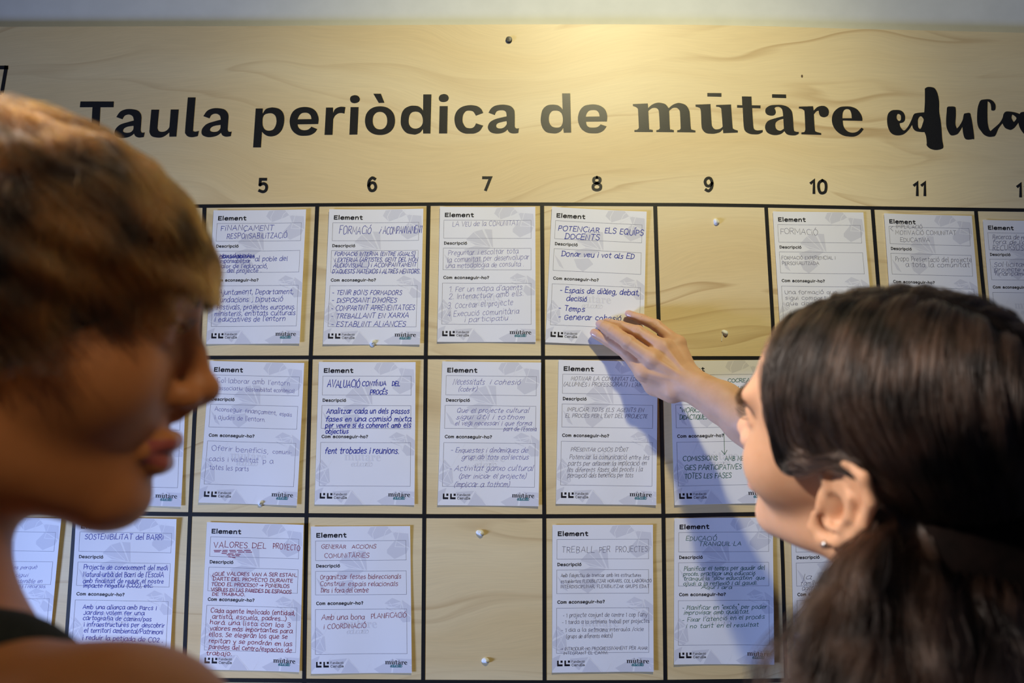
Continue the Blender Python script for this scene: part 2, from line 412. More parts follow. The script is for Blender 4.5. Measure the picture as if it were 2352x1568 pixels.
# ---------------------------------------------------------------- title lettering, traced outlines (cut vinyl)
C1 = (170, 200, 5.88); C2 = (560, 190, 6.918); C3 = (880, 190, 6.918); C4 = (1220, 190, 5.6); C5 = (1600, 190, 5.6); C6 = (2010, 190, 6.877)
A1 = '1748,392c 1830,422c 1860,375 1920,358 1970,385 1984,440c 1900,462 1800,495 1740,550 1722,605 1737,648 1790,672 1850,675 1920,660 1965,635 1985,615c 2005,650 2045,668 2080,668 2118,662c 2130,600c 2105,604 2085,598 2076,570c 2085,440 2087,395 2075,345 2030,302 1940,285 1860,292 1795,325 / 1980,510c 1976,560 1940,597 1885,606 1845,595 1838,570 1860,540 1910,520'
OO = 'O'
GL = [('T', C1, '88,195c 538,195c 534,272c 357,272c 336,678c 228,678c 250,272c 80,272c'),
      ('a', (170 - 1175 / 5.88, 200 + 12 / 5.88, 5.88), A1),
      ('u', C1, '1045,305c 1150,305c 1130,520 1130,562 1150,597 1195,605 1245,590 1283,550 1292,500 1307,303c 1415,303c 1383,668c 1288,670c 1288,612c 1235,655 1180,680 1110,680 1050,662 1022,615 1022,560'),
      ('l', C1, '1538,140c 1643,140c 1610,560 1615,592 1640,602 1688,592c 1672,662c 1600,676 1540,666 1507,630 1502,570'),
      ('a', C1, A1),
      ('p', C2, '190,410c 302,410c 300,492c 350,420 420,397 480,395 560,415 620,470 643,550 638,650 605,750 540,820 460,850 380,845 320,810 290,775c 273,1027c 148,1027c / 400,485 460,490 505,530 520,600 510,670 470,740 400,763 340,745 305,690 298,620 305,550 335,505'),
      ('e', C2, '1182,655c 855,660c 870,710 910,745 965,755 1020,745 1060,715 1072,698c 1168,738c 1130,790 1060,830 970,842 880,835 800,790 750,720 730,630 740,540 780,460 850,408 930,388 1010,388 1090,410 1150,460 1182,530 1190,590 / 855,582c 1075,578c 1065,525 1030,487 980,475 920,485 880,525'),
      ('r', C2, '1307,395c 1418,395c 1420,480c 1450,420 1510,388 1560,382 1615,388c 1600,490c 1550,480 1500,488 1450,525 1422,580c 1410,828c 1283,828c'),
      ('i', C2, '1697,388c 1825,388c 1805,822c 1678,824c'), ('i_dot', C2, '1765,198 1820,215 1845,260 1825,305 1765,324 1710,310 1688,262 1705,217'),
      ('o', C2, OO), ('grave_accent', C2, '2060,175c 2178,175c 2235,318c 2145,320c'),
      ('d', C3, '638,186c 768,186c 752,806c 637,806c 632,735c 590,790 520,820 460,818 380,800 320,745 285,670 280,590 295,490 340,415 420,372 490,365 560,375 610,410 635,442c / 525,458 580,475 615,520 632,590 622,660 580,710 515,730 455,715 415,665 407,600 420,520 460,470'),
      ('i', C3, '898,372c 1027,372c 1018,805c 888,805c'), ('i_dot', C3, '965,180 1020,197 1043,243 1020,290 960,306 905,292 884,247 905,200'),
      ('c', C3, '1475,523c 1590,480c 1560,420 1500,375 1420,358 1340,360 1250,385 1180,440 1140,520 1135,610 1160,700 1220,770 1300,805 1380,808 1460,803 1540,760 1590,682c 1475,645c 1450,695 1410,720 1360,722 1310,705 1270,640 1262,580 1275,505 1320,450 1380,443 1435,460'),
      ('a', C3, '1675,475c 1775,513c 1800,460 1850,438 1920,440 1955,470 1962,535c 1880,553 1780,580 1700,625 1665,690 1675,745 1720,790 1800,807 1880,800 1940,775 1975,742c 2005,785 2050,803 2110,803 2150,795c 2158,722c 2125,728 2100,715 2092,690c 2092,500 2080,430 2030,375 1950,352 1860,350 1770,370 1710,415 / 1962,608c 1962,660 1920,710 1860,728 1810,715 1797,680 1820,645 1890,622'),
      ('d', C4, '398,137c 502,137c 515,640c 420,642c 412,580c 380,625 330,648 280,650 200,635 150,585 125,510 125,440 145,350 200,295 270,282 340,290 385,320 405,347c / 310,357 360,365 395,400 408,465 400,530 370,570 315,577 265,560 235,515 228,455 240,400 270,365'),
      ('e', C4, '975,497c 705,500c 715,545 745,572 800,577 850,570 880,550 892,535c 970,562c 930,615 870,645 800,650 720,640 650,595 610,520 602,440 625,360 680,300 750,282 820,280 890,298 950,345 978,420 / 703,437c 882,434c 870,385 840,355 790,350 745,360 715,395'),
      ('m', C4, '1308,275c 1500,267c 1505,325c 1550,285 1610,260 1670,260 1730,280 1768,328c 1820,285 1880,262 1930,265 1990,290 2030,350 2042,420 2055,585 2075,605 2113,615c 2113,638c 1878,635c 1878,612c 1910,605 1923,585c 1915,400 1905,350 1870,322 1820,325 1775,360c 1785,585 1800,600 1835,610c 1835,635c 1610,633c 1610,610c 1640,603 1655,585c 1645,400 1635,345 1600,322 1550,328 1507,362c 1518,585 1530,600 1565,608c 1565,633c 1328,632c 1328,608c 1365,603 1385,580c 1375,360 1365,325 1340,308 1310,298c'),
      ('u', C5, '-15,282c 178,275c 192,500 200,560 230,595 265,600 305,590 335,565c 318,350 310,325 285,310 252,308c 250,287c 442,280c 462,560 470,590 495,605 530,615c 530,640c 342,648c 338,598c 300,635 240,652 190,655 120,645 75,600 62,540 55,380 45,330 20,315 -12,308c'),
      ('macron', C5, '137,132c 318,134c 320,180c 138,176c'),
      ('t', C5, '582,176c 705,178c 710,290c 822,292c 822,328c 714,326c 728,540 740,595 770,612 810,612 850,608c 850,635c 800,660 740,663 680,655 625,620 605,550 592,322c 520,320c 520,287c 587,290c'),
      ('a', C5, '900,320 950,292 1030,285 1100,288 1170,310 1220,360 1237,430 1250,600 1265,625 1290,632 1313,632c 1313,657c 1270,675 1210,675 1160,660 1128,622c 1090,655 1030,672 970,668 910,640 882,590 885,540 920,490 1000,460 1112,430c 1108,380 1095,335 1060,310 1020,312 1000,330c 1012,350 1018,385 1000,415 960,423 910,410 885,380 885,345 / 1115,463c 1122,590c 1090,612 1060,615 1025,595 1012,555 1020,510 1060,480'),
      ('macron', C5, '970,148c 1150,152c 1152,197c 970,192c'),
      ('r', C5, '1315,308c 1497,302c 1505,358c 1550,315 1600,298 1650,303 1690,335 1702,380 1685,425 1640,443 1595,430 1575,395 1570,358c 1540,368 1508,405c 1520,600 1535,628 1560,638 1602,648c 1602,670c 1347,662c 1347,640c 1385,632 1398,600c 1388,380 1375,350 1350,335 1315,330c'),
      ('e', C5, '2132,490c 1880,485c 1885,540 1905,590 1950,630 2010,643 2070,625 2120,577c 2148,598c 2100,655 2040,688 1970,692 1880,675 1800,620 1750,540 1740,450 1770,370 1840,315 1920,305 1990,310 2060,340 2110,400 2130,450 / 1875,457c 1995,457c 1990,400 1970,350 1930,338 1895,355 1878,400'),
      ('brush_ed', C6, '320,430 390,435 440,465 470,520 470,590 440,625 385,640c 400,700 445,752 485,735 535,665 580,570 610,500 660,478 775,468c 785,300 785,90c 830,68 900,72 945,95 985,170 1010,300 1012,460 1035,600 1050,750 1060,900 1078,1010 1050,1045 960,1062 870,1040 815,990 815,950 805,850 780,780c 700,775 640,760 600,720 582,665c 540,730 470,800 400,828 310,825 240,780 200,690 188,580 205,490 255,440 / 365,492 400,510 408,560 395,598 365,600 340,560 345,510 / 720,527 765,575 755,630 725,715 700,728 680,700 675,640 680,570'),
      ('brush_u', C6, '1140,385 1190,375 1255,380 1272,410 1275,520 1268,650 1290,722c 1330,680 1380,590 1400,500 1430,482 1495,480 1515,540 1535,640 1565,870 1540,890 1460,898 1415,875 1390,800 1378,695c 1320,790 1280,820 1210,832 1170,800 1130,710 1120,600 1130,450'),
      ('brush_ca', C6, '1665,280 1720,265 1800,262 1860,290 1900,350 1898,420 1870,440 1835,430 1832,390 1820,330 1790,300 1775,320 1775,600 1795,720 1820,765c 1870,720 1960,640 2010,560 2030,490 2070,455 2160,460 2230,475 2280,495c 2310,465 2380,470 2410,560 2420,700 2450,760 2520,730 2535,760 2450,830 2380,830 2320,770 2280,700 2262,630c 2200,710 2150,742 2110,738 2050,710 2010,640c 1950,720 1900,830 1860,850 1790,852 1720,820 1670,760 1630,700 1610,600 1615,430 1635,340 / 2175,505 2232,557 2195,615 2180,610 2155,560 2160,515')]
SERIF = {}
for nm, (ox, oy, s), src in GL:
    lp = [ellipse(2165, 602, 239, 227), ellipse(2164, 602, 115, 140)] if src == OO else loops(src)
    lp = [[(ox + x / s, oy + y / s) for x, y in spline(l)] for l in lp]
    vs, tr = tess(lp)
    th = 0.0003
    v = []; f = list(tr)
    pts = [B(*p) for p in vs]
    v = [(x, -th, z) for x, z in pts] + [(x, 0.0, z) for x, z in pts]
    k = len(pts); i0 = 0
    for l in lp:
        m_ = len(l)
        for i in range(m_):
            a, b = i0 + i, i0 + (i + 1) % m_
            f.append((a, b, b + k, a + k))
        i0 += m_
    o = link('title_letter' if 'accent' not in nm and nm != 'macron' and nm != 'i_dot' else nm, v, f, M_BLACK, board)
    if (ox, oy, s) in (C4, C5) and nm not in ('d',) and not (nm == 'e' and ox == 1220):
        SERIF.setdefault('list', []).append((vs, tr))

# ---------------------------------------------------------------- a single-stroke pen alphabet
FS = {
    'a': (44, '~38,45 20,50 5,35 3,15 15,0 30,8 38,25 38,45/~38,48 37,14 42,2 48,4'), 'b': (42, '~5,75 4,35 5,5/~5,30 15,48 32,44 38,25 30,4 12,0 5,12'),
    'c': (38, '~36,42 22,50 6,38 4,15 18,0 36,6'), 'd': (44, '~36,40 22,50 5,36 4,12 18,0 32,10 37,30/38,75 38,0'),
    'e': (40, '~6,25 34,28 34,42 20,50 6,38 4,14 18,0 36,8'), 'f': (32, '~34,70 24,76 16,62 14,30 14,0/2,44 30,46'),
    'g': (43, '~36,44 20,50 5,36 5,14 18,4 32,12 37,40/~37,46 38,10 32,-18 16,-22 4,-12'), 'h': (40, '5,75 5,0/~5,28 16,46 30,46 34,30 34,0'),
    'i': (12, '6,48 6,0/6,63 7,67'), 'j': (16, '~10,48 10,-8 2,-22 -6,-16/10,63 11,67'), 'k': (38, '5,75 5,0/32,48 6,20/14,27 34,0'), 'l': (14, '~6,75 6,8 12,0'),
    'm': (52, '4,48 4,0/~4,30 14,47 24,42 25,20 25,0/~25,30 36,47 46,42 47,20 47,0'), 'n': (39, '4,48 4,0/~4,28 16,47 30,46 34,30 34,0'),
    'o': (42, '~20,50 5,40 4,14 18,0 34,8 37,32 28,47 20,50'), 'p': (42, '5,48 5,-22/~5,32 16,48 32,44 37,25 28,4 12,0 5,10'),
    'q': (43, '~36,42 20,50 5,36 4,14 18,0 32,10 37,32/38,48 38,-22'), 'r': (28, '4,48 4,0/~4,26 12,42 26,48'),
    's': (36, '~32,42 20,50 8,42 10,30 26,22 32,10 20,0 3,6'), 't': (32, '~16,68 15,20 18,3 30,2/2,48 30,48'), 'u': (41, '~4,48 4,15 14,0 28,6 34,25/35,48 35,0'),
    'v': (36, '2,48 18,0 34,48'), 'w': (50, '2,48 12,0 24,38 36,0 46,48'), 'x': (36, '2,48 34,0/34,48 2,0'), 'y': (38, '3,48 18,6/36,48 14,-16 4,-22'),
    'z': (38, '4,46 34,46 4,0 36,0'),
    'A': (52, '2,0 26,70 50,0/10,24 42,24'), 'B': (44, '5,0 5,70/~5,70 30,68 34,52 24,38 5,37/~5,37 34,34 40,18 28,2 5,0'), 'C': (48, '~46,60 30,71 10,58 4,34 12,8 30,-1 46,8'),
    'D': (48, '6,0 6,70/~2,70 30,66 46,40 36,10 4,0'), 'E': (40, '38,70 5,70 5,0 38,0/5,36 32,36'), 'F': (38, '38,70 5,70 5,0/5,36 30,36'),
    'G': (50, '~46,60 30,71 10,58 4,34 12,8 30,-1 44,8 46,30/46,32 28,32'), 'H': (48, '5,70 5,0/43,70 43,0/5,36 43,36'), 'I': (12, '6,70 6,0'), 'J': (34, '~28,70 28,14 18,-1 3,10'),
    'K': (44, '5,70 5,0/40,70 6,30/16,40 42,0'), 'L': (38, '5,70 5,0 36,0'), 'M': (56, '4,0 6,70 28,22 50,70 52,0'), 'N': (48, '5,0 5,70 43,0 43,70'),
    'O': (54, '~27,71 8,58 4,32 14,4 30,-1 46,12 50,40 40,64 27,71'), 'P': (42, '5,0 5,70/~3,70 32,68 39,52 30,34 5,32'), 'Q': (54, '~27,71 8,58 4,32 14,4 30,-1 46,12 50,40 40,64 27,71/34,18 52,-6'),
    'R': (44, '5,0 5,70/~3,70 32,68 38,52 28,36 5,35/20,36 42,0'), 'S': (42, '~38,60 24,71 8,62 10,44 30,34 38,16 24,-1 3,8'), 'T': (44, '2,70 42,70/22,70 22,0'),
    'U': (48, '~5,70 5,20 16,0 34,2 43,22 43,70'), 'V': (48, '2,70 24,0 46,70'), 'W': (62, '2,70 16,0 31,56 46,0 60,70'), 'X': (44, '3,70 41,0/41,70 3,0'), 'Y': (44, '2,70 22,34 42,70/22,34 22,0'),
    'Z': (42, '4,70 38,70 4,0 40,0'),
    '0': (44, '~22,71 7,58 4,34 10,6 22,-1 36,8 40,36 36,60 22,71'), '1': (26, '4,56 18,70 18,0'), '2': (42, '~5,56 14,70 32,68 37,52 24,28 5,2/5,1 40,1'), '3': (42, '~5,64 22,71 36,60 32,42 16,37/~16,37 36,34 38,12 22,-1 4,8'),
    '4': (44, '30,0 30,70 3,20 42,20'), '5': (42, '36,70 9,70 7,38/~7,38 24,46 38,34 36,10 22,-1 4,6'), '6': (44, '~35,64 22,71 8,54 5,24 14,0 30,0 39,18 32,40 16,42 6,26'),
    '7': (42, '3,69 38,69 15,0'), '8': (44, '~22,71 8,64 8,46 22,38 36,48 36,64 22,71/~22,38 5,26 6,6 22,-1 38,6 39,26 22,38'), '9': (44, '~9,6 22,-1 36,16 39,46 30,70 14,70 5,52 12,30 28,28 38,44'),
    '.': (12, '6,0 7,4'), ',': (12, '8,6 3,-12'), '-': (30, '4,28 26,28'), '_': (30, '2,-6 30,-6'), '(': (20, '~18,80 6,52 6,14 18,-10'), ')': (20, '~2,80 14,52 14,14 2,-10'), '?': (36, '~4,58 14,71 30,64 28,44 16,34 16,20/16,0 17,4'),
    '/': (30, '2,-8 28,76'), "'": (12, '8,78 5,60'), '"': (20, '5,78 4,62/14,78 13,62'), ':': (12, '6,6 7,10/6,38 7,42'), '>': (60, '0,28 54,28/38,44 54,28 38,12'), '<': (30, '26,60 4,34 28,8'), '¿': (34, '~28,-8 18,-20 6,-12 8,8 18,18 18,30/18,46 19,50'), '·': (16, '8,34 9,38'), ' ': (24, ''),
}
ACC = {'á': ('a', 1), 'à': ('a', 2), 'é': ('e', 1), 'è': ('e', 2), 'í': ('i', 1), 'ó': ('o', 1), 'ò': ('o', 2), 'ç': ('c', 3), 'ñ': ('n', 4), 'É': ('E', 1), 'È': ('E', 2), 'Ó': ('O', 1), 'À': ('A', 2), 'Í': ('I', 1), 'Ç': ('C', 3), 'ú': ('u', 1)}
PR = {  # heavier, upright shapes for the printed words
    'a': (44, '~6,38 20,51 35,40 36,25/36,28 36,0/~36,29 12,27 4,13 14,0 28,4 36,16'), 'l': (14, '7,75 7,0'), 't': (30, '~14,66 14,14 20,2 30,3/3,48 29,48'), 'u': (42, '~6,48 6,16 16,1 30,4 36,20/36,48 36,0'),
    'r': (30, '6,48 6,0/~6,26 14,44 29,47'), 'i': (14, '7,48 7,0/7,61 7,70'), 'n': (41, '6,48 6,0/~6,28 16,47 30,46 35,30 35,0'), 'E': (42, '40,67 7,67 7,3 40,3/7,36 35,36'), 'd': (45, '~36,40 22,49 6,36 5,12 18,1 32,8 37,24/38,75 38,0')}


def glyph_strokes(ch, printed=False):
    base, acc = ACC.get(ch, (ch, 0))
    tb = PR if printed and base in PR else FS
    if base not in tb:
        tb = FS
    wd, s = tb.get(base, FS[' '])
    st = []
    if s:
        for k, part in enumerate(s.split('/')):
            if acc and acc != 3 and base == 'i' and k == 1:
                continue
            sm = part.startswith('~')
            pts = [tuple(float(q) for q in t.split(',')) for t in part.lstrip('~').split()]
            st.append((pts, sm))
    top = 78 if base.isupper() else 58
    cx = wd / 2
    if acc == 1:
        st.append(([(cx - 3, top), (cx + 9, top + 15)], False))
    elif acc == 2:
        st.append(([(cx + 4, top), (cx - 8, top + 15)], False))
    elif acc == 3:
        st.append(([(cx, 0), (cx + 3, -10), (cx - 6, -16)], True))
    elif acc == 4:
        st.append(([(cx - 12, top), (cx - 4, top + 8), (cx + 4, top), (cx + 12, top + 8)], True))
    return wd, st


def ribbon(pts, hw, V, F):
    """flat pen stroke; pts in target units; appended to V (2D) and F"""
    P = [np.array(p, float) for p in pts]
    Q = [P[0]]
    for p in P[1:]:
        if np.linalg.norm(p - Q[-1]) > 1e-6:
            Q.append(p)
    if len(Q) < 2:
        return
    n_ = len(Q)
    i0 = len(V)
    for i in range(n_):
        d1 = Q[i] - Q[i - 1] if i > 0 else Q[1] - Q[0]
        d2 = Q[i + 1] - Q[i] if i < n_ - 1 else d1
        d1 = d1 / np.linalg.norm(d1); d2 = d2 / np.linalg.norm(d2)
        t = d1 + d2
        L = np.linalg.norm(t)
        t = t / L if L > 0.3 else d2
        nn = np.array([-t[1], t[0]])
        c = max(0.55, abs(nn @ np.array([-d2[1], d2[0]])))
        e = 0.0
        p = Q[i]
        if i == 0:
            p = p - d2 * hw * 0.7
        if i == n_ - 1:
            p = p + d1 * hw * 0.7
        V.append(tuple(p + nn * hw / c)); V.append(tuple(p - nn * hw / c))
        if i:
            a = i0 + 2 * i
            F.append((a - 2, a - 1, a + 1, a))


def text_strokes(txt, printed=False, jit=0.0, rng=None, gap=8, serif=False):
    x = 0.0
    out = []
    for ch in txt:
        wd, st = glyph_strokes(ch, printed)
        dy = rng.uniform(-4, 4) * jit if rng else 0
        sc = 1 + (rng.uniform(-.1, .1) * jit if rng else 0)
        for pts, sm in st:
            q = [(x + px * sc + (rng.uniform(-2.4, 2.4) * jit if rng else 0), py * sc + dy + (rng.uniform(-2.4, 2.4) * jit if rng else 0)) for px, py in pts]
            out.append(curve(q, 3) if sm else q)
            if serif and not sm and len(q) == 2 and abs(q[0][0] - q[1][0]) < 1 and abs(q[0][1] - q[1][1]) > 30:
                for e in q:
                    out.append([(e[0] - 8, e[1]), (e[0] + 8, e[1])])
        x += wd * sc + gap * (1 + (rng.uniform(-.3, .3) * jit if rng else 0))
    return max(x - gap, 1.0), out


# column numbers
for txt, px, py in (('5', 604, 425), ('6', 855, 422), ('7', 1118.5, 421), ('8', 1371, 421), ('9', 1627.5, 423), ('10', 1880, 428), ('11', 2113, 433), ('12', 2354, 436), ('4', 358, 428)):
    wd, st = text_strokes(txt, True, gap=10)
    s = 30.0 / 72
    V = []; F = []
    for pl in st:
        q = [B(px + (x - wd / 2) * s * 1.16, py + 15 - y * s * 0.97) for x, y in pl]
        ribbon(q, 0.0023, V, F)
    link('column_number', [(x, -0.0003, z) for x, z in V], F, M_BLACK, board)

# ---------------------------------------------------------------- the paper cards
PW, PH = 148.0, 210.0
SHARDS = ['705,62 800,50 880,55 925,110 880,135 740,185 675,120', '930,112 1090,128 1096,272 962,198', '868,290 950,200 1086,280 1062,330 940,385 866,325',
          '375,410 455,328 545,300 628,488 470,470', '568,296 648,300 655,500 640,480', '350,520 470,480 630,498 520,575 400,590', '140,570 200,640 240,720 190,690',
          '345,610 500,592 548,655 440,742 380,700', '820,832 900,778 990,815 870,845', '845,855 990,825 1005,890', '1000,800 1090,862 1082,960 1015,900', '985,905 1080,970 1075,1015 1000,1020 950,960', '830,870 960,930 850,890',
          '64,1200 128,1060 196,1140 90,1180', '70,1215 205,1150 215,1290 160,1330 68,1270', '62,1380 150,1345 110,1450 62,1500', '245,1385 425,1372 330,1500 240,1420', '440,1375 545,1515 360,1515',
          '690,1480 890,1375 860,1515 740,1515', '910,1372 1080,1382 1084,1440 960,1420', '900,1390 1083,1450 1085,1515 880,1515']
FINE = ['910,60 865,100 830,180', '760,62 725,130 735,185', '980,95 760,230', '1000,100 950,260 1090,268', '565,295 640,490', '455,328 600,480', '380,420 640,500', '330,900 100,1300', '200,1290 110,1080', '60,1260 300,1340 180,1420', '430,1375 560,1515',
        '820,850 1000,830 860,890', '1000,800 960,960 870,820', '70,1060 190,1150', '600,1515 650,1430', '1085,1380 900,1372']


def cl(s):
    r_ = []
    for t in s.split():
        x, y = (float(q) for q in t.split(','))
        r_.append(((x - 103 + (y - 50) * .028) / 6.82, (y - 50) / 6.99))
    return r_


SH_POLY = [cl(s) for s in SHARDS]
FN_POLY = [cl(s) for s in FINE]


def subdiv(v, f, h=9.0):
    """split long triangles so that flat print follows the bent paper"""
    v = list(v); f = list(f)
    for _ in range(7):
        nf = []; ch = False
        for t in f:
            if len(t) == 4:
                nf.append(t); continue
            a, b, c = (v[i] for i in t)
            L = [math.dist(a, b), math.dist(b, c), math.dist(c, a)]
            if max(L) > h:
                k = L.index(max(L)); i, j, l = t[k], t[(k + 1) % 3], t[(k + 2) % 3]
                v.append(((v[i][0] + v[j][0]) / 2, (v[i][1] + v[j][1]) / 2)); m_ = len(v) - 1
                nf += [(i, m_, l), (m_, j, l)]; ch = True
            else:
                nf.append(t)
        f = nf
        if not ch:
            break
    return v, f


def print_words():
    V = []; F = []
    for txt, x0, yb, wd_, cap, hw in (('Element', 7.6, 15.9, 44.5, 5.9, 0.80), ('Descripció', 7.4, 59.4, 35.2, 4.0, 0.50), ('Com aconseguir-ho?', 7.4, 113.0, 69.5, 4.0, 0.50)):
        w_, st = text_strokes(txt, True, gap=9)
        sx = wd_ / w_; sy = cap / 70
        for pl in st:
            ribbon([(x0 + x * sx, yb - y * sy) for x, y in pl], hw, V, F)
    for txt, x0, yb, wd_, cap, hw in (('Fundació', 28.2, 196.3, 19.2, 2.6, 0.22), ('Carulla', 28.2, 201.3, 19.4, 3.0, 0.27)):
        w_, st = text_strokes(txt, True, gap=8, serif=True)
        sx = wd_ / w_; sy = cap / 70
        for pl in st:
            ribbon([(x0 + x * sx, yb - y * sy) for x, y in pl], hw, V, F)
    return V, F


def logo_marks():
    V = []; F = []
    for x0 in (7.2, 17.9):
        for a, b, c, d in ((x0, x0 + 2.3, 193.4, 201.4), (x0 + 2.3, x0 + 8.0, 198.6, 201.4), (x0 + 5.0, x0 + 8.0, 193.4, 196.6)):
            i = len(V); V += [(a, c), (b, c), (b, d), (a, d)]; F.append((i, i + 1, i + 2, i + 3))
    return V, F


xs = [p[0] for vs, tr in SERIF['list'] for p in vs]; ys = [p[1] for vs, tr in SERIF['list'] for p in vs]
SX0, SX1, SY0, SY1 = min(xs), max(xs), min(ys), max(ys)


def wordmark(x0, x1, y0, y1):
    V = []; F = []
    for vs, tr in SERIF['list']:
        i = len(V)
        V += [(x0 + (p[0] - SX0) / (SX1 - SX0) * (x1 - x0), y0 + (p[1] - SY0) / (SY1 - SY0) * (y1 - y0)) for p in vs]
        F += [tuple(q + i for q in t) for t in tr]
    return V, F


def script_word(x0, x1, yb, cap, hw):
    V = []; F = []
    w_, st = text_strokes('educatio', False, gap=-2)
    for pl in st:
        ribbon([(x0 + (x + y * .2) * (x1 - x0) / w_, yb - y * cap / 70) for x, y in pl], hw, V, F)
    return V, F


T_WORDS = print_words(); T_LOGO = logo_marks(); T_MARK = wordmark(108.5, 141.5, 191.8, 198.6); T_SCR = script_word(116, 133.5, 202.0, 4.2, 0.42)
G1 = wordmark(42, 97, 134.5, 147.0); G2 = script_word(52, 84, 154.5, 7, 0.45)
T_GHOST = (G1[0] + G2[0], G1[1] + [tuple(i + len(G1[0]) for i in t) for t in G2[1]])


def rules():
    V = []; F = []
    for x0, x1, y0, y1 in ((6.6, 141.5, 21.2, 49.6), (6.4, 141.3, 65.2, 99.0), (6.2, 141.3, 119.8, 183.0)):
        for a, b in (((x0, y0), (x1, y0)), ((x1, y0), (x1, y1)), ((x1, y1), (x0, y1)), ((x0, y1), (x0, y0))):
            k = 10
            ribbon([(a[0] + (b[0] - a[0]) * i / k, a[1] + (b[1] - a[1]) * i / k) for i in range(k + 1)], 0.19, V, F)
    return V, F


T_RULES = rules()
_sv = []; _sf = []
for poly in SH_POLY:
    vs, tr = tess([poly]); i = len(_sv); _sv += vs; _sf += [tuple(q + i for q in t) for t in tr]
T_SHARD = subdiv(_sv, _sf)
_sv = []; _sf = []
for pl in FN_POLY:
    q = []
    for a, b in zip(pl, pl[1:]):
        q += [(a[0] + (b[0] - a[0]) * k / 6, a[1] + (b[1] - a[1]) * k / 6) for k in range(6)]
    ribbon([(min(max(x, 0.5), 147.5), min(max(y, .5), 209.5)) for x, y in q + [pl[-1]]], 0.5, _sv, _sf)
T_FINE = (_sv, _sf)

CR = {'A': (420, 440, 3.92), 'B': (980, 440, 3.92), 'C': (1740, 440, 3.843), 'D': (420, 800, 3.92), 'E': (980, 800, 3.92), 'F': (400, 1168, 3.92), 'G': (960, 1168, 3.92), 'H': (1400, 1168, 3.92),
      'I': (0, 1150, 3.675), 'J': (1340, 680, 3.92), 'K': (1650, 560, 2.903), 'L': (1650, 1050, 3.027), 'P': (0, 0, 1)}
